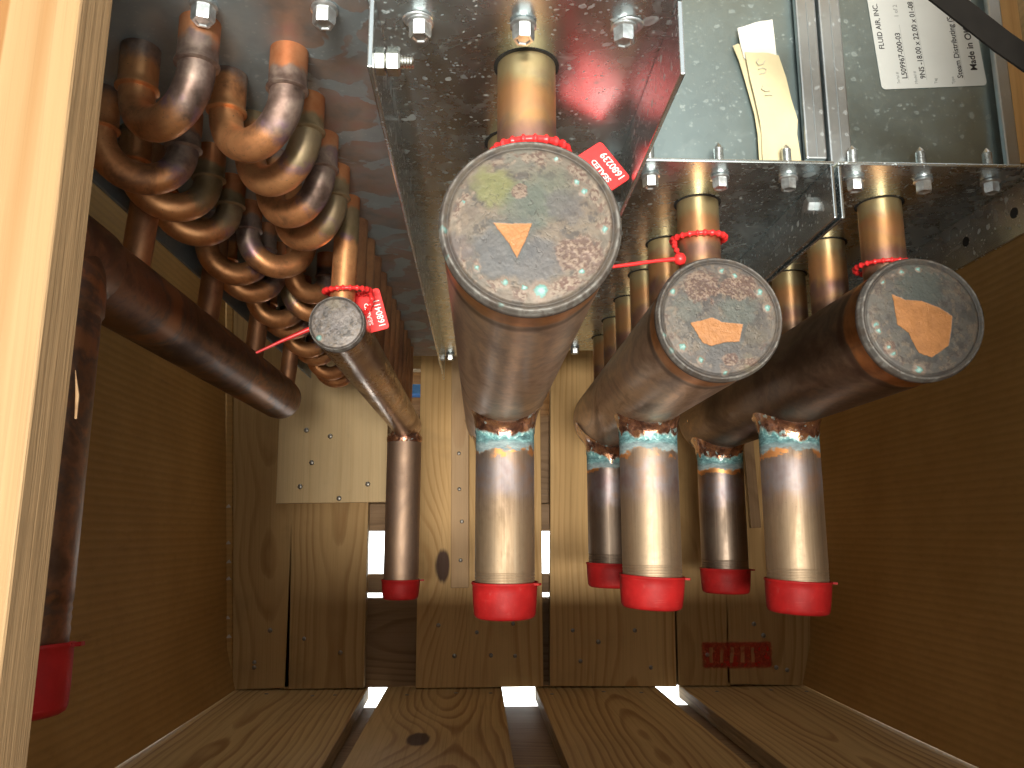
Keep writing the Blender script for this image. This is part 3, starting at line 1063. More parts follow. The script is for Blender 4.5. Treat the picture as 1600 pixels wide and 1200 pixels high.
V, F = box_vf(0, 0.009, 1.2412, 1.2488, -0.2305, 0.595)
V[:, 0] += [wall_x(z) - 0.001 for z in V[:, 2]]
mesh_obj('edge_strip', V, F, M['card'], cl)
for z in (0.035, -0.020, -0.048, -0.073, -0.130, -0.157):
    dx = random.uniform(0, 0.003) + wall_x(z) + 0.3715
    mesh_obj('torn_fibre', [(-0.3745 + dx, 1.2395, z), (-0.3655 + dx, 1.2385, z + 0.001), (-0.3690 + dx, 1.2380, z + 0.006), (-0.3720 + dx, 1.2405, z + 0.004)],
             [(0, 1, 2), (0, 2, 3), (0, 3, 1), (1, 3, 2)], M['torn'], cl)

# ------------------------------------------------------------------ shared hardware
CZ = 0.225     # underside of the steel plates
HZ = 0.1320    # axis of the copper headers


def screw(parent, x, y, z=CZ, tip=0.021, rot=0.0):
    """hex washer-head screw driven up through a plate; the point stands above it"""
    parts = []
    parts.append(lathe_vf([(0.0048, 0.0003), (0.0058, -0.0004), (0.0060, -0.0018), (0.0052, -0.0023)], (x, y, z), 'z', 28))
    hv, hf = lathe_vf([(0.0051, -0.0023), (0.0051, -0.0074), (0.0045, -0.0086), (0.0034, -0.0086), (0.0028, -0.0080)], (0, 0, 0), 'z', 6)
    c, s = math.cos(rot), math.sin(rot)
    hv = np.stack([hv[:, 0] * c - hv[:, 1] * s + x, hv[:, 0] * s + hv[:, 1] * c + y, hv[:, 2] + z], 1)
    parts.append((hv, hf))
    V, F = join(parts)
    F = [f[::-1] for f in F]
    o = sharp(mesh_obj('screw', V, F, M['zinc'], parent), 30)
    pr = [(0.0028, 0.0)]
    h = 0.0
    while h < tip - 0.004:
        pr += [(0.0031, h + 0.0005), (0.0025, h + 0.0011)]
        h += 0.0011
    pr += [(0.0022, tip - 0.0025), (0.0003, tip)]
    V, F = lathe_vf(pr, (x, y, z + 0.002), 'z', 16)
    sharp(mesh_obj('screw_point', V, F, M['zinc'], o), 50)
    return o


def pipe_z(name, x, y, z0, z1, r, mat, parent, seg=40, n=24, label=None):
    zz = np.linspace(z0, z1, n)
    return tube(name, [(x, y, z) for z in zz], r, mat, parent, seg, label=label)


def braze_joint(parent, x, y, r, hr, hz=HZ, w=0.0125, h=0.0155, seed=0):
    """fillet between a header of radius hr (along y) and a pipe of radius r leaving it downwards"""
    na, ns = 96, 12
    V, F, t = [], [], []
    th = np.linspace(0, 2 * np.pi, na, endpoint=False)

    def surf(rho, a):
        q = np.clip(rho * np.cos(a), -hr * 0.985, hr * 0.985)
        return hz - np.sqrt(hr * hr - q * q)
    wob = 1 + 0.35 * (fbm(np.cos(th) * 2 + 7, np.sin(th) * 2 + 7, 2.2, seed + 3) - 0.5) * 2
    for i in range(ns + 1):
        s = i / ns
        p0r, p0z = r + w * wob, surf(r + w * wob, th) + 0.0012
        p1r, p1z = np.full(na, r), surf(r, th)
        p2r, p2z = np.full(na, r + 0.0002), surf(r, th) - h * wob
        rr = (1 - s) ** 2 * p0r + 2 * s * (1 - s) * p1r + s * s * p2r
        zz = (1 - s) ** 2 * p0z + 2 * s * (1 - s) * p1z + s * s * p2z
        rr = rr + 0.0009 * (fbm(th * 6 + 3, np.full(na, s * 6.0), 1.6, seed) - 0.45) + 0.0004
        V.append(np.stack([x + rr * np.cos(th), y + rr * np.sin(th), zz], 1))
        t.append(np.full(na, s))
    for i in range(ns):
        for j in range(na):
            k2 = (j + 1) % na
            F.append((i * na + j, (i + 1) * na + j, (i + 1) * na + k2, i * na + k2))
    return mesh_obj('braze_joint', np.vstack(V), F, M['braze'], parent, True, {'t': ('FLOAT', np.concatenate(t))}, origin=(x, y, hz))


def vinyl_cap(x, y, ztop, r, h, label, tilt=(0, 0), seed=0):
    """push-on red cap: rolled lip, slightly tapered skirt, rounded closed end"""
    prof = [(r - 0.0012, -0.001), (r + 0.0018, -0.0002), (r + 0.0023, -0.0010), (r + 0.0022, -0.0019), (r + 0.0014, -0.0026), (r + 0.0012, -0.008),
            (r + 0.0006, -h * 0.6), (r - 0.0002, -h + 0.0035), (r - 0.0012, -h + 0.0012), (r - 0.0034, -h), (r - 0.006, -h - 0.0002), (0.0, -h - 0.0003)]
    V, F = lathe_vf(prof, (0, 0, 0), 'z', 64)
    an = np.arctan2(V[:, 1], V[:, 0])
    f = 1 + 0.006 * np.sin(2 * an + seed) + 0.004 * np.sin(3 * an + 2 * seed)
    V[:, 0] *= f
    V[:, 1] *= f
    # small pull tab on the lip
    F = [q[::-1] for q in F]
    tv, tf = box_vf(r + 0.002, r + 0.0062, -0.003, 0.003, -0.0024, -0.0006)
    a = -0.55 + 0.1 * seed
    tv = np.stack([tv[:, 0] * math.cos(a) - tv[:, 1] * math.sin(a), tv[:, 0] * math.sin(a) + tv[:, 1] * math.cos(a), tv[:, 2]], 1)
    V, F = join([(V, F), (tv, tf)])
    rx, ry = tilt
    rot = np.array(Matrix.Rotation(rx, 3, 'X') @ Matrix.Rotation(ry, 3, 'Y'))
    V = V @ rot.T + np.array([x, y, ztop])
    o = sharp(mesh_obj('pipe_cap', V, F, M['red_cap'], None, origin=(x, y, ztop - h)), 50)
    o['label'] = label
    o['category'] = 'pipe cap'
    o['group'] = 'red vinyl caps on the pipe ends'
    return o


def outlet(parent, x, y, zend, r, mat, hr, hz=HZ, seed=0, label=None):
    z0 = hz - hr + 0.0005
    n = 60
    zz = list(np.linspace(z0, zend + 0.012, n))
    rr = [r] * n
    # a few turned grooves at the open end
    z = zend + 0.012
    while z > zend - 0.012:
        zz += [z - 0.0006, z - 0.0012, z - 0.0018, z - 0.0024]
        rr += [r, r - 0.0004, r - 0.0004, r]
        z -= 0.0026
    o = tube('outlet_pipe', [(x, y, q) for q in zz], rr, mat, parent, 64, label=label)
    braze_joint(o, x, y, r, hr, hz, seed=seed)
    return o


# ------------------------------------------------------------------ steam units
def steam_unit(idx, label, x0, x1, y0, y1, hx, hy, risers, caps_spec, front, hmat, outlets, r_fl=True, l_fl=True, seed=1):
    u = empty('steam_distributor', ((x0 + x1) / 2, y0, CZ), label, 'steam unit', 'steam distributing units side by side')
    th = 0.0022
    box('bottom_plate', (x0, x1, y0, y1, CZ, CZ + th), M['steel'], u, 0.0006, origin=((x0 + x1) / 2, y0, CZ))
    for on, a, b in ((l_fl, x0, x0 + th), (r_fl, x1 - th, x1)):
        if on:
            f = box('side_flange', (a, b, y0 + 0.0006, y1 - 0.02, CZ - 0.0352, CZ - 0.0004), M['steel_flange'], u, 0.0006, origin=(a, y0, CZ - 0.0355))
    # casing above the plate; its front sheet is set back from the edge
    fy = y0 + 0.0335
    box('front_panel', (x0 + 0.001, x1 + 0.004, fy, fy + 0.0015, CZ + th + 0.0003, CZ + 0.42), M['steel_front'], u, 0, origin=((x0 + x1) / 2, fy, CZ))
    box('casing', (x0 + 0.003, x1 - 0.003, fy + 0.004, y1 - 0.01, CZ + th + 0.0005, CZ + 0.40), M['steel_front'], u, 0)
    for k_, sx in enumerate((x0 + (x1 - x0) * 0.15, x0 + (x1 - x0) * 0.495, x0 + (x1 - x0) * 0.835)):
        screw(u, sx, y0 + 0.0195, rot=0.15 * k_ + seed)
    # header with its pressed end cap
    yy = np.concatenate([np.linspace(hy + 0.0045, 0.93, 60)])
    yb = [0.936, 0.941, 0.9445, 0.946]
    rb = [0.0389, 0.0365, 0.0315, 0.022]
    hd = tube('header_pipe', [(hx, q, HZ) for q in yy] + [(hx, q, HZ) for q in yb], [0.0393] * len(yy) + rb, hmat, u, 96)
    end_cap(hd, hx, hy, HZ, 0.0405, caps_spec, seed * 13)
    for k_, ry in enumerate(risers):
        p = pipe_z('riser_pipe', hx - 0.004 * (k_ > 0), ry, CZ + 0.001, HZ + 0.02, 0.0143, M['riser'], u, 40, 20)
        # dark ring painted in place of the shaded gap round the riser
        V, F = lathe_vf([(0.0144, -0.0002), (0.0161, -0.0002), (0.0161, -0.0004), (0.0144, -0.0004)], (hx - 0.004 * (k_ > 0), ry, CZ), 'z', 40)
        mesh_obj('clearance_hole', V, F, M['hole_shade'], p)
    for k_, (oy, zend, mat, xo) in enumerate(outlets):
        outlet(u, hx + xo, oy, zend, 0.0260, mat, 0.0393, seed=seed * 5 + k_)
    return u


CAP1 = dict(a=(0.165, 0.150, 0.130), b=(0.26, 0.225, 0.185), c=(0.19, 0.15, 0.125), ring=0.75, met=0.3,
            patch=[(-0.41, 0.015), (-0.2, 0.0), (0.012, 0.008), (-0.05, -0.16), (-0.150, -0.38), (-0.24, -0.22)],
            zones=[(-0.36, 0.42, 0.30, (0.27, 0.29, 0.115), 0.75), (0.16, 0.34, 0.42, (0.19, 0.215, 0.17), 0.7), (-0.05, 0.20, 0.35, (0.13, 0.17, 0.155), 0.6),
                   (-0.35, -0.32, 0.36, (0.155, 0.165, 0.18), 0.85), (0.05, -0.42, 0.35, (0.15, 0.16, 0.18), 0.75), (0.36, 0.22, 0.25, (0.155, 0.15, 0.16), 0.7),
                   (-0.1, 0.78, 0.3, (0.23, 0.235, 0.205), 0.6), (-0.8, -0.3, 0.2, (0.20, 0.165, 0.165), 0.6)],
            rust=[(0.53, -0.32, 0.27, 0.24), (0.40, -0.66, 0.16, 0.09), (-0.12, 0.37, 0.10, 0.10)],
            dots=[(0.58, 0.39, 0.032), (0.5, 0.5, 0.03), (0.81, -0.03, 0.034), (-0.95, -0.075, 0.045), (-0.73, 0.24, 0.018), (-0.91, -0.38, 0.03), (-0.58, -0.49, 0.028),
                  (-0.28, -0.655, 0.038), (0.105, -0.745, 0.075), (-0.07, -0.72, 0.028), (0.55, -0.52, 0.028), (-0.31, -0.905, 0.025), (0.29, 0.77, 0.02)])
CAP2 = dict(a=(0.150, 0.142, 0.138), b=(0.22, 0.205, 0.185), c=(0.16, 0.15, 0.15), ring=0.45, met=0.35,
            patch=[(-0.48, -0.09), (-0.30, -0.05), (-0.126, 0.0), (0.025, -0.075), (0.20, -0.09), (0.355, -0.10), (0.28, -0.377), (0.025, -0.396), (-0.164, -0.453), (-0.296, -0.396)],
            zones=[(0.3, 0.1, 0.4, (0.155, 0.19, 0.18), 0.7), (-0.5, 0.15, 0.3, (0.19, 0.215, 0.20), 0.6), (0.0, -0.62, 0.35, (0.135, 0.14, 0.15), 0.7), (0.5, -0.3, 0.25, (0.19, 0.175, 0.145), 0.6), (0.45, -0.76, 0.18, (0.38, 0.34, 0.23), 0.6)],
            rust=[(-0.25, 0.50, 0.34, 0.30), (0.30, 0.50, 0.36, 0.24), (0.12, -0.66, 0.15, 0.12), (0.46, -0.70, 0.13, 0.07)],
            dots=[(-0.725, 0.42, 0.045), (0.647, 0.425, 0.05), (0.745, 0.17, 0.05), (-0.61, -0.47, 0.05), (-0.777, -0.53, 0.045), (-0.33, -0.67, 0.035), (0.06, 0.77, 0.035), (0.26, 0.69, 0.038), (0.04, -0.87, 0.035), (-0.89, -0.29, 0.035)])
p3 = [(360, 400), (470, 450), (600, 455), (740, 510), (845, 580), (820, 720), (790, 830), (640, 930), (540, 890), (485, 780), (470, 725), (380, 660), (370, 520)]
CAP3 = dict(a=(0.135, 0.135, 0.130), b=(0.19, 0.185, 0.17), c=(0.15, 0.145, 0.15), ring=0.25, met=0.35,
            patch=[((a - 600) / 524, (600 - b) / 524) for a, b in p3],
            zones=[(0.0, 0.5, 0.5, (0.125, 0.155, 0.15), 0.8), (-0.6, 0.2, 0.3, (0.19, 0.185, 0.17), 0.6)],
            rust=[(-0.58, -0.47, 0.12, 0.12)],
            dots=[(-0.76, -0.105, 0.04), (-0.725, -0.206, 0.035), (-0.59, -0.47, 0.035), (-0.52, -0.57, 0.04), (-0.14, -0.82, 0.06), (-0.27, 0.745, 0.035), (0.0, 0.79, 0.03), (-0.42, 0.69, 0.02), (-0.58, 0.58, 0.022)])

PIT = 0.0775
u1 = steam_unit(1, 'foremost steel steam unit with the largest capped copper header', -0.0485, 0.0855, 0.299, 1.008, 0.0212, 0.326,
                [0.3525 + PIT * i for i in range(8)], CAP1, True, M['header'],
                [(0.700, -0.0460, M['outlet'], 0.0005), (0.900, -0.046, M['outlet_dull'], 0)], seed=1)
u2 = steam_unit(2, 'middle steel steam unit with the paper slip on its front panel', 0.0880, 0.2190, 0.449, 0.968, 0.1500, 0.474,
                [0.5120 + PIT * i for i in range(6)], CAP2, True, M['header'],
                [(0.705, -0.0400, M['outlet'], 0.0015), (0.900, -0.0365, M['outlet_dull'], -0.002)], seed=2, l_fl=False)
u3 = steam_unit(3, 'shaded steel steam unit beside the cardboard with a white label', 0.2215, 0.3530, 0.449, 0.968, 0.2780, 0.470,
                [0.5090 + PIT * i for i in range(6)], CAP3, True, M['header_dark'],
                [(0.700, -0.0430, M['outlet'], 0.001), (0.905, -0.0430, M['outlet_dull'], 0.0)], seed=3, l_fl=True)

# caps on the outlets
vinyl_cap(0.0217, 0.700, -0.0425, 0.0266, 0.0305, 'red vinyl cap on the outlet pipe of the foremost header', (0.02, 0.0), 1)
vinyl_cap(0.1515, 0.705, -0.0375, 0.0266, 0.0285, 'bright red vinyl cap on the front outlet pipe of the middle header', (0.02, 0.05), 2)
vinyl_cap(0.1480, 0.900, -0.0345, 0.0266, 0.0270, 'shaded red vinyl cap partly hidden behind the middle front outlet pipe', (0.0, 0.02), 3)
vinyl_cap(0.2790, 0.700, -0.0415, 0.0266, 0.0285, 'red vinyl cap on the front outlet pipe nearest the bare cardboard', (0.02, 0.05), 4)
vinyl_cap(0.2780, 0.905, -0.0410, 0.0266, 0.0275, 'shaded red vinyl cap on the rear outlet pipe above the stamped boards', (0.0, 0.02), 5)

# edge channels on the casing fronts
for (un, xa, xb) in ((u2, 0.2130, 0.2270), (u3, 0.2290, 0.2440)):
    ch = box('edge_channel', (xa, xb, 0.4735, 0.4790, CZ + 0.016 if un is u2 else CZ + 0.0045, CZ + 0.42), M['steel_channel'], un, 0.0012, origin=((xa + xb) / 2, 0.476, CZ))
    xm = (xa + xb) / 2 + 0.0005
    box('seam', (xm - 0.0005, xm + 0.0005, 0.4730, 0.4736, CZ + 0.018 if un is u2 else CZ + 0.007, CZ + 0.42), M['steel_channel'], ch, 0.0002)
box('edge_channel', (0.3490, 0.3585, 0.4745, 0.4790, CZ + 0.0045, CZ + 0.42), M['steel_channel'], u3, 0.0012, origin=(0.354, 0.476, CZ))

# washers by the foremost screws, a dark disc painted for each shaded slot
for sx, sw in ((-0.0295, 1), (0.0655, 1)):
    V, F = lathe_vf([(0.0030, -0.0004), (0.0034, -0.0012), (0.0056, -0.0010), (0.0060, -0.0002)], (0, 0, 0), 'z', 32)
    V[:, 0] *= 1.15
    V = V + np.array([sx, 0.3175, CZ])
    mesh_obj('pressed_washer', V, [f for f in F if len(f) == 4], M['zinc'], u1, True)
    V, F = lathe_vf([(0.0034, -0.0003), (0.0034, -0.0005)], (sx, 0.3175, CZ), 'z', 24)
    mesh_obj('hole', V, F, M['hole_shade'], u1)

# bolt with two nuts through the left flange of the foremost unit
def side_bolt(parent, x, y, z):
    n1 = hexa_vf(0.0058, 0.0024, 0.0068, (x, y, z), 'x')
    n2 = hexa_vf(0.0060, 0.0074, 0.0130, (x, y, z), 'x')
    pr = []
    h = 0.0
    while h < 0.0190:
        pr += [(0.0030, h), (0.0025, h + 0.0006)]
        h += 0.0012
    sh = lathe_vf(pr, (x, y, z), 'x', 18)
    V, F = join([n1, n2])
    o = sharp(mesh_obj('bolt', V, F, M['bright_zinc'], parent), 30)
    V, F = sh
    sharp(mesh_obj('thread', V, F, M['bright_zinc'], o), 50)


side_bolt(u1, -0.0485, 0.3090, 0.1985)
# flat bolt heads on the inside of the other flanges
for (un, x, y, z) in ((u2, 0.2168, 0.4800, 0.2110), (u1, 0.0833, 0.470, 0.2045)):
    V, F = hexa_vf(0.0052, 0.0, -0.0042, (x, y, z), 'x')
    sharp(mesh_obj('bolt', V, F, M['zinc'], un), 30)
# dark discs painted in place of shaded holes in the right-hand flange
for y in (0.4765, 0.529, 0.60, 0.70):
    V, F = lathe_vf([(0.0036, -0.0026), (0.0036, -0.0022)], (0.3531, y, 0.2065), 'x', 20)
    mesh_obj('hole', V, F, M['hole_shade'], u3)
for x, y in ((-0.066, 1.004), (0.116, 0.960), (0.05, 1.0)):
    screw(u1 if x < 0.1 else u2, max(x, -0.040) if x < 0.1 else x, y - 0.01)

# ------------------------------------------------------------------ label on unit 3
T = np.array([-0.0655, 0, 0.998])
U = np.array([-0.998, 0, -0.0655])
c0 = np.array([0.2727, 0.4822, 0.2972])
w_, h_ = 0.0745, 0.100
N_ = np.array([0, -1.0, 0])


def rounded_sheet(origin, ex, ey, w, h, r, thick, nrm):
    pts = []
    for (cx, cy, a0) in ((w - r, r, -90), (w - r, h - r, 0), (r, h - r, 90), (r, r, 180)):
        for q in range(5):
            a = R(a0 + 90 * q / 4)
            pts.append((cx + r * math.cos(a), cy + r * math.sin(a)))
    V = [origin + ex * a + ey * b for a, b in pts] + [origin + ex * a + ey * b + nrm * thick for a, b in pts]
    n = len(pts)
    F = [tuple(range(n))[::-1], tuple(range(n, 2 * n))] + [(i, (i + 1) % n, n + (i + 1) % n, n + i) for i in range(n)]
    return np.array(V), F


V, F = rounded_sheet(c0, -U, T, w_, h_, 0.003, 0.0002, N_)
lab = mesh_obj('label_sticker', V, F, M['label'], u3, label='white printed identification label with rounded corners')
LY = 0.48195
for (txt, size, x, z, mt, bold) in (('FLUID AIR, INC.', 0.0051, 0.2771, 0.3277, 'black_print', 0.00003), ('Serial #', 0.0028, 0.2858, 0.3020, 'grey_print', 0),
                                    ('L509967-000-03', 0.0053, 0.2913, 0.3057, 'black_print', 0.00004), ('1 of 2', 0.0042, 0.2894, 0.3527, 'grey_print', 0),
                                    ('Model #', 0.0028, 0.2982, 0.3020, 'grey_print', 0), ('9NS -18.00 x 22.00 x 01-08', 0.0053, 0.3041, 0.3060, 'black_print', 0.00004),
                                    ('Tag', 0.0028, 0.3120, 0.3025, 'grey_print', 0), ('Type', 0.0028, 0.3243, 0.3025, 'grey_print', 0),
                                    ('Steam Distributing (S', 0.0055, 0.3306, 0.3071, 'black_print', 0.00003), ('Made in OK', 0.0067, 0.3413, 0.3132, 'black_print', 0.0001)):
    lettering(txt, size, (x, LY, z), T, U, M[mt], lab, bold)
for (x, z, L) in ((0.2921, 0.3050, 0.042), (0.3049, 0.3050, 0.064), (0.3314, 0.3060, 0.055)):
    p = np.array([x, LY, z])
    V, F = rounded_sheet(p, U, T, 0.00016, L, 0.00005, 0.00006, N_)
    mesh_obj('ruled_line', V, F, M['grey_print'], lab)

# ------------------------------------------------------------------ folded paper slip
slip = empty('paper_slip', (0.197, 0.478, CZ + 0.003), 'cream folded paper slip leaning on the steel front panel', 'paper')


def sheet(name, left, right, ys, mat, parent, thick=0.0004, cols=6):
    """sheet through matching left/right edge points (x, z) with y per row, slightly cupped"""
    n = len(left)
    V, F = [], []
    for s in (0, 1):
        for i in range(n):
            for j in range(cols + 1):
                q = j / cols
                x = left[i][0] * (1 - q) + right[i][0] * q
                z = left[i][1] * (1 - q) + right[i][1] * q
                y = ys[i] - 0.0010 * math.sin(math.pi * q) + 0.0005 * math.sin(9 * q + 3 * i)
                V.append((x, y + s * thick, z))
    m = n * (cols + 1)
    for s in (0, 1):
        for i in range(n - 1):
            for j in range(cols):
                a = s * m + i * (cols + 1) + j
                q = (a, a + 1, a + cols + 2, a + cols + 1)
                F.append(q if s == 0 else q[::-1])
    return mesh_obj(name, V, F, mat, parent, True)


sheet('paper_fold', [(0.1845, 0.2280), (0.1845, 0.2450), (0.1850, 0.2600), (0.1838, 0.2680), (0.1815, 0.2850), (0.1790, 0.3000), (0.1768, 0.3190)],
      [(0.2105, 0.2280), (0.2098, 0.2450), (0.2092, 0.2600), (0.2092, 0.2690), (0.2065, 0.2850), (0.2035, 0.3000), (0.2002, 0.3175)],
      [0.4748, 0.4760, 0.4768, 0.4748, 0.4756, 0.4752, 0.4762], M['paper'], slip)
sheet('paper_tip', [(0.1766, 0.3150), (0.1745, 0.3260), (0.1730, 0.3375)], [(0.1992, 0.3150), (0.1985, 0.3280), (0.1978, 0.3450)],
      [0.4772, 0.4772, 0.4768], M['paper_white'], slip)
sheet('paper_back', [(0.1700, 0.3260), (0.1735, 0.3150), (0.1770, 0.3000), (0.1820, 0.2750), (0.1830, 0.2600), (0.1832, 0.2290)],
      [(0.1760, 0.3270), (0.1790, 0.3150), (0.1830, 0.3000), (0.1880, 0.2750), (0.1890, 0.2600), (0.1890, 0.2290)], [0.4795, 0.4790, 0.4795, 0.4790, 0.4785, 0.4785],
      M['paper'], slip)
for pts in ([(0.1850, 0.3125), (0.1835, 0.3105), (0.1850, 0.3080), (0.1880, 0.3090), (0.1895, 0.3115)], [(0.1845, 0.3050), (0.1875, 0.3060), (0.1900, 0.3050), (0.1885, 0.3020), (0.1850, 0.3015)],
            [(0.1870, 0.2930), (0.1860, 0.2905), (0.1885, 0.2890), (0.1915, 0.2895)], [(0.1880, 0.2860), (0.1910, 0.2865), (0.1930, 0.2860)]):
    tube('pencil_stroke', [(a, 0.4738, b) for a, b in pts], 0.00035, M['ink'], slip, 6)

# ------------------------------------------------------------------ heating coil
coil = empty('heating_coil', (-0.13, 0.30, CZ), 'copper heating coil with rows of return bends under a stained plate', 'heating coil')
box('tube_sheet', (-0.2130, -0.0500, 0.288, 1.008, CZ, CZ + 0.0022), M['steel_coil'], coil, 0.0006, origin=(-0.13, 0.30, CZ))
box('side_flange', (-0.2152, -0.2130, 0.2885, 0.98, CZ - 0.036, CZ + 0.0015), M['steel_coil'], coil, 0.0006)
box('casing', (-0.2110, -0.0520, 0.322, 1.0, CZ + 0.0027, CZ + 0.40), M['steel_front'], coil, 0)
for k_, x in enumerate((-0.0695, -0.1215, -0.180)):
    screw(coil, x, 0.3110, rot=0.3 * k_)
cA, cB, cC, cD = -0.0925, -0.1275, -0.1625, -0.1975


def bend(p1, p2):
    (xa, ya), (xb, yb) = p1, p2
    a, b = np.array([xa, ya]), np.array([xb, yb])
    d = np.linalg.norm(b - a)
    e = (b - a) / d
    Rb = d / 2
    zc = CZ - 0.0215
    P, rad = [], []
    rt, rb_ = 0.0089, 0.0081
    drop = random.uniform(-0.0012, 0.0012)
    zc += drop
    for z, r in ((CZ + 0.001, rt), (CZ - 0.006, rt), (zc + 0.0065, rt), (zc + 0.0035, rt + 0.0001), (zc + 0.0022, rt + 0.0009), (zc + 0.0012, rt + 0.0010), (zc + 0.0006, rt + 0.0002), (zc + 0.0003, rb_)):
        P.append((a[0], a[1], z))
        rad.append(r)
    for q in np.linspace(0, math.pi, 22):
        s = Rb * (1 - math.cos(q))
        c = a + e * s
        P.append((c[0], c[1], zc - Rb * math.sin(q) * 1.02))
        rad.append(rb_ * (1 + 0.015 * math.sin(q)))
    for z, r in ((zc + 0.0003, rb_), (zc + 0.0006, rt + 0.0002), (zc + 0.0012, rt + 0.0010), (zc + 0.0022, rt + 0.0009), (zc + 0.0035, rt), (zc + 0.0065, rt), (CZ - 0.006, rt), (CZ + 0.001, rt)):
        P.append((b[0], b[1], z))
        rad.append(r)
    return tube('return_bend', P, rad, M['bend'], coil, 24, norm=True)


bend((cB, 0.3240), (cC, 0.3450))
for i in range(4):
    bend((cA, 0.3440 + 0.0410 * i), (cB, 0.3655 + 0.0410 * i))
for i in range(15):
    yc = 0.4035 + 0.0405 * i
    if i >= 3 and i % 3 == 0:
        bend((cC, yc), (cB, yc + 0.0205))
    else:
        bend((cC, yc), (cD, yc - 0.0205))
for i in range(10):
    if i % 3 == 1:
        bend((cB, 0.5870 + 0.0405 * i), (cC + 0.012, 0.6075 + 0.0405 * i - 0.0405))
# supply header on the right of the coil
sx, sz, sr = -0.0935, 0.1320, 0.0180
yy = np.linspace(0.4990, 0.998, 40)
sh_ = tube('header_pipe', [(sx, q, sz) for q in yy] + [(sx, 1.002, sz), (sx, 1.006, sz), (sx, 1.008, sz)], [sr] * 40 + [0.0175, 0.0155, 0.011], M['coil_header'], coil, 64)
CAPS = dict(a=(0.25, 0.24, 0.24), b=(0.36, 0.34, 0.34), c=(0.30, 0.26, 0.24), ring=0.15, met=0.5, rim=(0.40, 0.40, 0.40), dome=0.8,
            zones=[(-0.1, 0.75, 0.35, (0.42, 0.38, 0.30), 0.6), (0.1, 0.1, 0.5, (0.40, 0.38, 0.38), 0.6), (0.0, -0.2, 0.3, (0.22, 0.21, 0.23), 0.5)], dots=[(-0.58, -0.55, 0.11)])
end_cap(sh_, sx, 0.4965, sz, 0.0183, CAPS, 71, nr=60, na=160)
for i in range(12):
    y = 0.5130 + 0.0405 * i
    rt = 0.0083
    tube('feeder_tube', [(cA, y, CZ + 0.001), (cA, y, 0.205), (cA, y, 0.190), (cA - 0.0004, y, 0.170), (sx, y, 0.150), (sx, y, 0.142)],
         rt, M['feeder'] if i else M['bend'], coil, 24, norm=True)
op = tube('outlet_pipe', [(sx - 0.002, 0.988, q) for q in list(np.linspace(sz - sr + 0.003, -0.050, 40)) + [-0.052, -0.053, -0.056, -0.057, -0.060, -0.064]],
          [0.0212] * 40 + [0.0209, 0.0213, 0.0209, 0.0213, 0.0210, 0.021], M['coil_outlet'], coil, 48)
V, F = lathe_vf([(0.0165, 0.010), (0.0205, 0.006), (0.0222, 0.0025), (0.0224, -0.001), (0.0214, -0.004)], (sx - 0.002, 0.988, sz - sr - 0.001), 'z', 48)
V = V + 0.0009 * (np.stack([fbm(V[:, 0] * 300 + 9, V[:, 2] * 300 + 50, 1.0, s_) for s_ in (1, 2, 3)], 1) - 0.5)
mesh_obj('braze_joint', V, [f for f in F if len(f) == 4], M['braze'], op, True, {'t': ('FLOAT', np.linspace(0.1, 0.62, len(V)))})
vinyl_cap(sx - 0.002, 0.988, -0.0570, 0.0216, 0.0240, 'small red vinyl cap beside the bright gap in the back boards', (0, 0), 6)
# return header on the left, half behind the post
lx, lz, lr = -0.2050, 0.1335, 0.0213
yy = np.linspace(0.335, 0.795, 40)
lh = tube('header_pipe', [(lx, q, lz) for q in yy] + [(lx, 0.805, lz), (lx, 0.812, lz), (lx, 0.817, lz), (lx, 0.8195, lz)],
          [lr] * 40 + [0.0207, 0.0185, 0.0145, 0.008], M['return_header'], coil, 64)
V, F = lathe_vf([(0.0222, -0.0005), (0.0226, 0.0), (0.0226, 0.046), (0.0222, 0.0465)], (lx, 0.348, lz), 'y', 48)
sharp(mesh_obj('tee_fitting', V, F, M['return_header'], lh), 40)
for i in range(4):
    y = 0.4437 + 0.1215 * i
    tube('feeder_tube', [(cD, y, CZ + 0.001), (cD, y, 0.20), (cD - 0.001, y, 0.18), (cD - 0.002, y, 0.165), (lx + 0.004, y, 0.150), (lx + 0.003, y, 0.140)],
         0.0083, M['feeder'], coil, 24, norm=True)
lo = tube('outlet_pipe', [(lx, 0.366, q) for q in list(np.linspace(lz - 0.018, -0.030, 30)) + [-0.032, -0.034, -0.036, -0.038, -0.041, -0.043, -0.047, -0.055]],
          [0.0238] * 30 + [0.0232, 0.0238, 0.0232, 0.0238, 0.0232, 0.0238, 0.0235, 0.0235], M['return_header'], coil, 48)
V, F = lathe_vf([(0.0215, 0.018), (0.0240, 0.010), (0.0248, 0.0), (0.0250, -0.010), (0.0240, -0.012)], (lx, 0.366, lz - lr), 'z', 48)
mesh_obj('collar', V, [f for f in F if len(f) == 4], M['return_header'], lo, True)
# thin tan patch curved round the pipe
an = np.linspace(R(-75), R(-38), 10)
V, F = [], []
for i, a in enumerate(an):
    q = i / 9
    for z in (0.040 - 0.055 * q * q, -0.024 - 0.003 * math.sin(9 * q)):
        V.append((lx + 0.0242 * math.cos(a), 0.366 + 0.0242 * math.sin(a), z))
for i in range(9):
    F.append((2 * i, 2 * i + 1, 2 * i + 3, 2 * i + 2))
mesh_obj('tan_patch', V, F, M['tan_patch'], lo, True)
vinyl_cap(lx, 0.366, -0.0500, 0.0240, 0.0300, 'red vinyl cap half hidden behind the pine post', (-0.06, -0.10), 7)


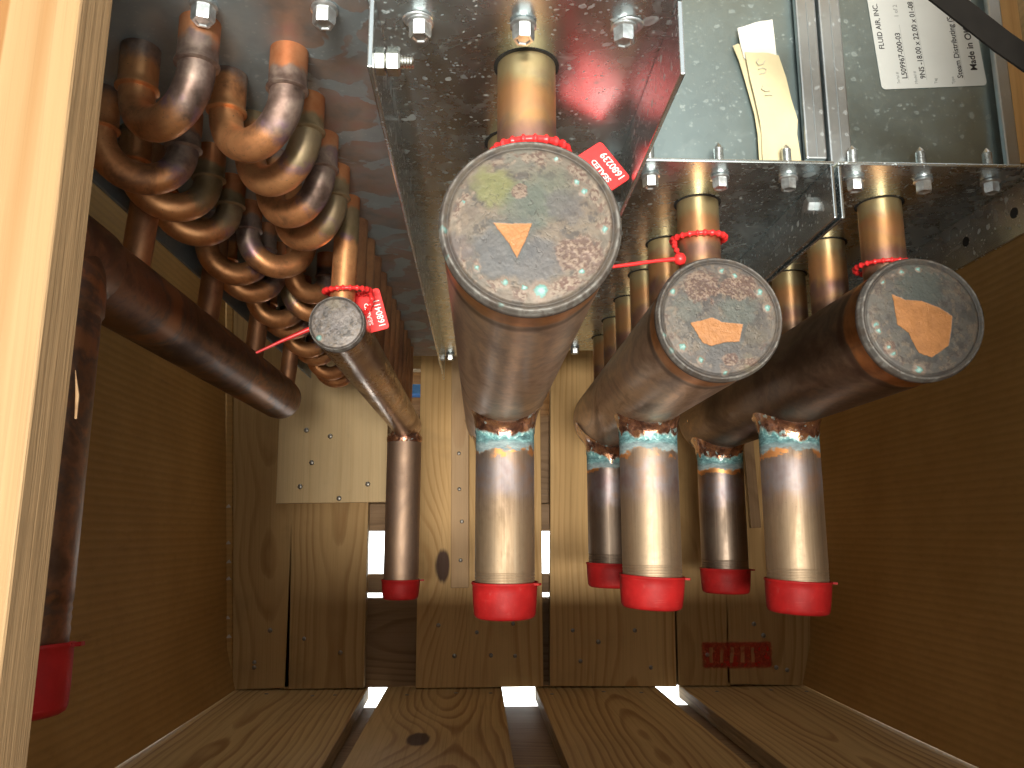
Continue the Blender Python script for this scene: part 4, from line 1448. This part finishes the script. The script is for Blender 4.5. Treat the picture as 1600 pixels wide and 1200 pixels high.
# ------------------------------------------------------------------ security seals
def seal_loop(parent, path, r=0.0019, pitch=0.0052, closed=False, name='beaded_strap'):
    P = np.array(path, float)
    # resample evenly
    if closed:
        P = np.vstack([P, P[:1]])
    seg = np.linalg.norm(np.diff(P, axis=0), axis=1)
    s = np.concatenate([[0], np.cumsum(seg)])
    n = int(s[-1] / 0.00065)
    q = np.linspace(0, s[-1], n)
    Q = np.stack([np.interp(q, s, P[:, i]) for i in range(3)], 1)
    ph = (q / pitch) % 1.0
    rad = r * np.where(ph < 0.30, 1.32, 0.86)
    if closed:
        Q, rad = Q[:-1], rad[:-1]
    V, F, t = sweep_vf(Q, rad, 12, closed)
    return sharp(mesh_obj(name, V, F, M['red_seal'], parent), 60)


def ring_path(cx, cy, cz, rx, ry, tilt_x=0.0, tilt_y=0.0, a0=0, a1=360, n=60):
    out = []
    for a in np.linspace(R(a0), R(a1), n, endpoint=(a1 - a0) < 359):
        x, y = rx * math.cos(a), ry * math.sin(a)
        out.append((cx + x, cy + y, cz + y * math.tan(tilt_x) + x * math.tan(tilt_y)))
    return out


def seal_tag(parent, p_right_low, D, w_len, width, number, num_size, word_size):
    """flat red tag; D = reading direction of the number, tag extends on the letters' upper side"""
    D = np.array(D, float)
    D /= np.linalg.norm(D)
    nrm = np.array([0.0, -1.0, 0.0])
    nrm = nrm - D * np.dot(nrm, D)
    nrm /= np.linalg.norm(nrm)
    Up = np.cross(nrm, D)
    p = np.array(p_right_low, float)
    V, F = rounded_sheet(p, D, Up, w_len, width, 0.0022, 0.0009, nrm)
    tg = mesh_obj('tag', V, F, M['red_seal'], parent)
    bevel(tg, 0.0002, 1)
    f = p + nrm * 0.00098
    lettering(number, num_size, f + D * 0.0018 + Up * 0.0022, D, Up, M['white_print'], tg, 0.00006, squash=0.92)
    lettering('SEALED', word_size, f + D * 0.0050 + Up * (0.0022 + num_size * 1.25), D, Up, M['white_print'], tg, 0.00006, squash=1.15)
    return tg


s1 = empty('security_seal', (0.0212, 0.352, 0.175), 'red numbered seal looped round the riser of the foremost header', 'seal', 'red plastic security seals')
seal_loop(s1, ring_path(0.0230, 0.3545, 0.1800, 0.0178, 0.0195, 0.12, 0.03), closed=True)
seal_tag(s1, (0.0835, 0.4120, 0.1955), (-0.0148, 0.002, 0.0211), 0.0285, 0.0300, '1680239', 0.0061, 0.0042)
seal_loop(s1, [(0.0408, 0.358, 0.1795), (0.0445, 0.372, 0.181), (0.0490, 0.390, 0.186), (0.0530, 0.405, 0.192), (0.055, 0.4115, 0.196)], name='tail')

s2 = empty('security_seal', (0.1500, 0.512, 0.195), 'red seal looped round the middle riser with its tail pointing at the big cap', 'seal', 'red plastic security seals')
seal_loop(s2, ring_path(0.1497, 0.5120, 0.1985, 0.0178, 0.0180, 0.10, 0.02), closed=True, r=0.0017)
seal_loop(s2, [(0.1320, 0.509, 0.1970), (0.1300, 0.502, 0.1900), (0.1305, 0.497, 0.1840), (0.1310, 0.494, 0.1785)], name='strap', r=0.0015)
V, F = lathe_vf([(0.0, 0.0042), (0.0030, 0.0034), (0.0042, 0.001), (0.0042, -0.001), (0.0030, -0.0034), (0.0, -0.0042)], (0.1312, 0.4935, 0.1775), 'z', 20)
mesh_obj('lock_body', V, F, M['red_seal'], s2, True)
tube('tail', [(0.1300, 0.4930, 0.1775), (0.1150, 0.4920, 0.1755), (0.1000, 0.4910, 0.1728), (0.0850, 0.4890, 0.1700), (0.065, 0.487, 0.168)], [0.0016, 0.0012, 0.0014, 0.0011, 0.0009], M['red_seal'], s2, 10)

s3 = empty('security_seal', (0.2780, 0.509, 0.18), 'red seal looped round the shaded riser beside the cardboard', 'seal', 'red plastic security seals')
seal_loop(s3, ring_path(0.2785, 0.5110, 0.1795, 0.0185, 0.0190, 0.05, -0.02), closed=True, r=0.0015)

s4 = empty('security_seal', (-0.0925, 0.513, 0.16), 'red numbered seal looped round the small coil riser', 'seal', 'red plastic security seals')
seal_loop(s4, ring_path(-0.0905, 0.5140, 0.1590, 0.0150, 0.0150, 0.15, 0.05), closed=True, r=0.0015, pitch=0.0044)
seal_tag(s4, (-0.0632, 0.5300, 0.1378), (-0.0079, 0.0, 0.0275), 0.0300, 0.0240, '1680411', 0.0064, 0.0042)
seal_loop(s4, [(-0.0755, 0.515, 0.1590), (-0.0745, 0.519, 0.1550), (-0.0765, 0.524, 0.1510), (-0.0800, 0.5285, 0.1480)], name='strap', r=0.0015, pitch=0.0044)
tube('tail', [(-0.1080, 0.5250, 0.1390), (-0.1180, 0.5240, 0.1345), (-0.1350, 0.5220, 0.1258), (-0.1505, 0.5200, 0.1172)], [0.0016, 0.0017, 0.0012, 0.0009], M['red_seal'], s4, 10)

# ------------------------------------------------------------------ strap across the corner, blue strip behind
pa, pb = Vector((0.1800, 0.330, 0.2960)), Vector((0.2870, 0.330, 0.2000))
d = (pb - pa).normalized()
nn = Vector((0, -1, 0.15)).normalized()
sd = d.cross(nn).normalized() * 0.0075
V, F = [], []
for q in (0, 0.33, 0.66, 1):
    c = pa.lerp(pb, q) + Vector((0, 0.004 * math.sin(3 * q), 0))
    for s_, t_ in ((-1, 0), (1, 0), (1, 0.001), (-1, 0.001)):
        V.append(c + sd * s_ - nn * t_)
for i in range(3):
    for j in range(4):
        F.append((4 * i + j, 4 * i + (j + 1) % 4, 4 * i + 4 + (j + 1) % 4, 4 * i + 4 + j))
F += [(3, 2, 1, 0), (12, 13, 14, 15)]
st = mesh_obj('packing_strap', V, F, M['strap'], None, origin=tuple((pa + pb) / 2))
st['label'] = 'black strap running diagonally across the corner of the white label'
st['category'] = 'strap'

bs = box('blue_bar', (-0.20, 0.02, 1.36, 1.40, 0.236, 0.253), M['blue'], None, 0.001, origin=(-0.09, 1.38, 0.236))
bs['label'] = 'bright blue bar glimpsed through the gap in the back boards'
bs['category'] = 'bar'
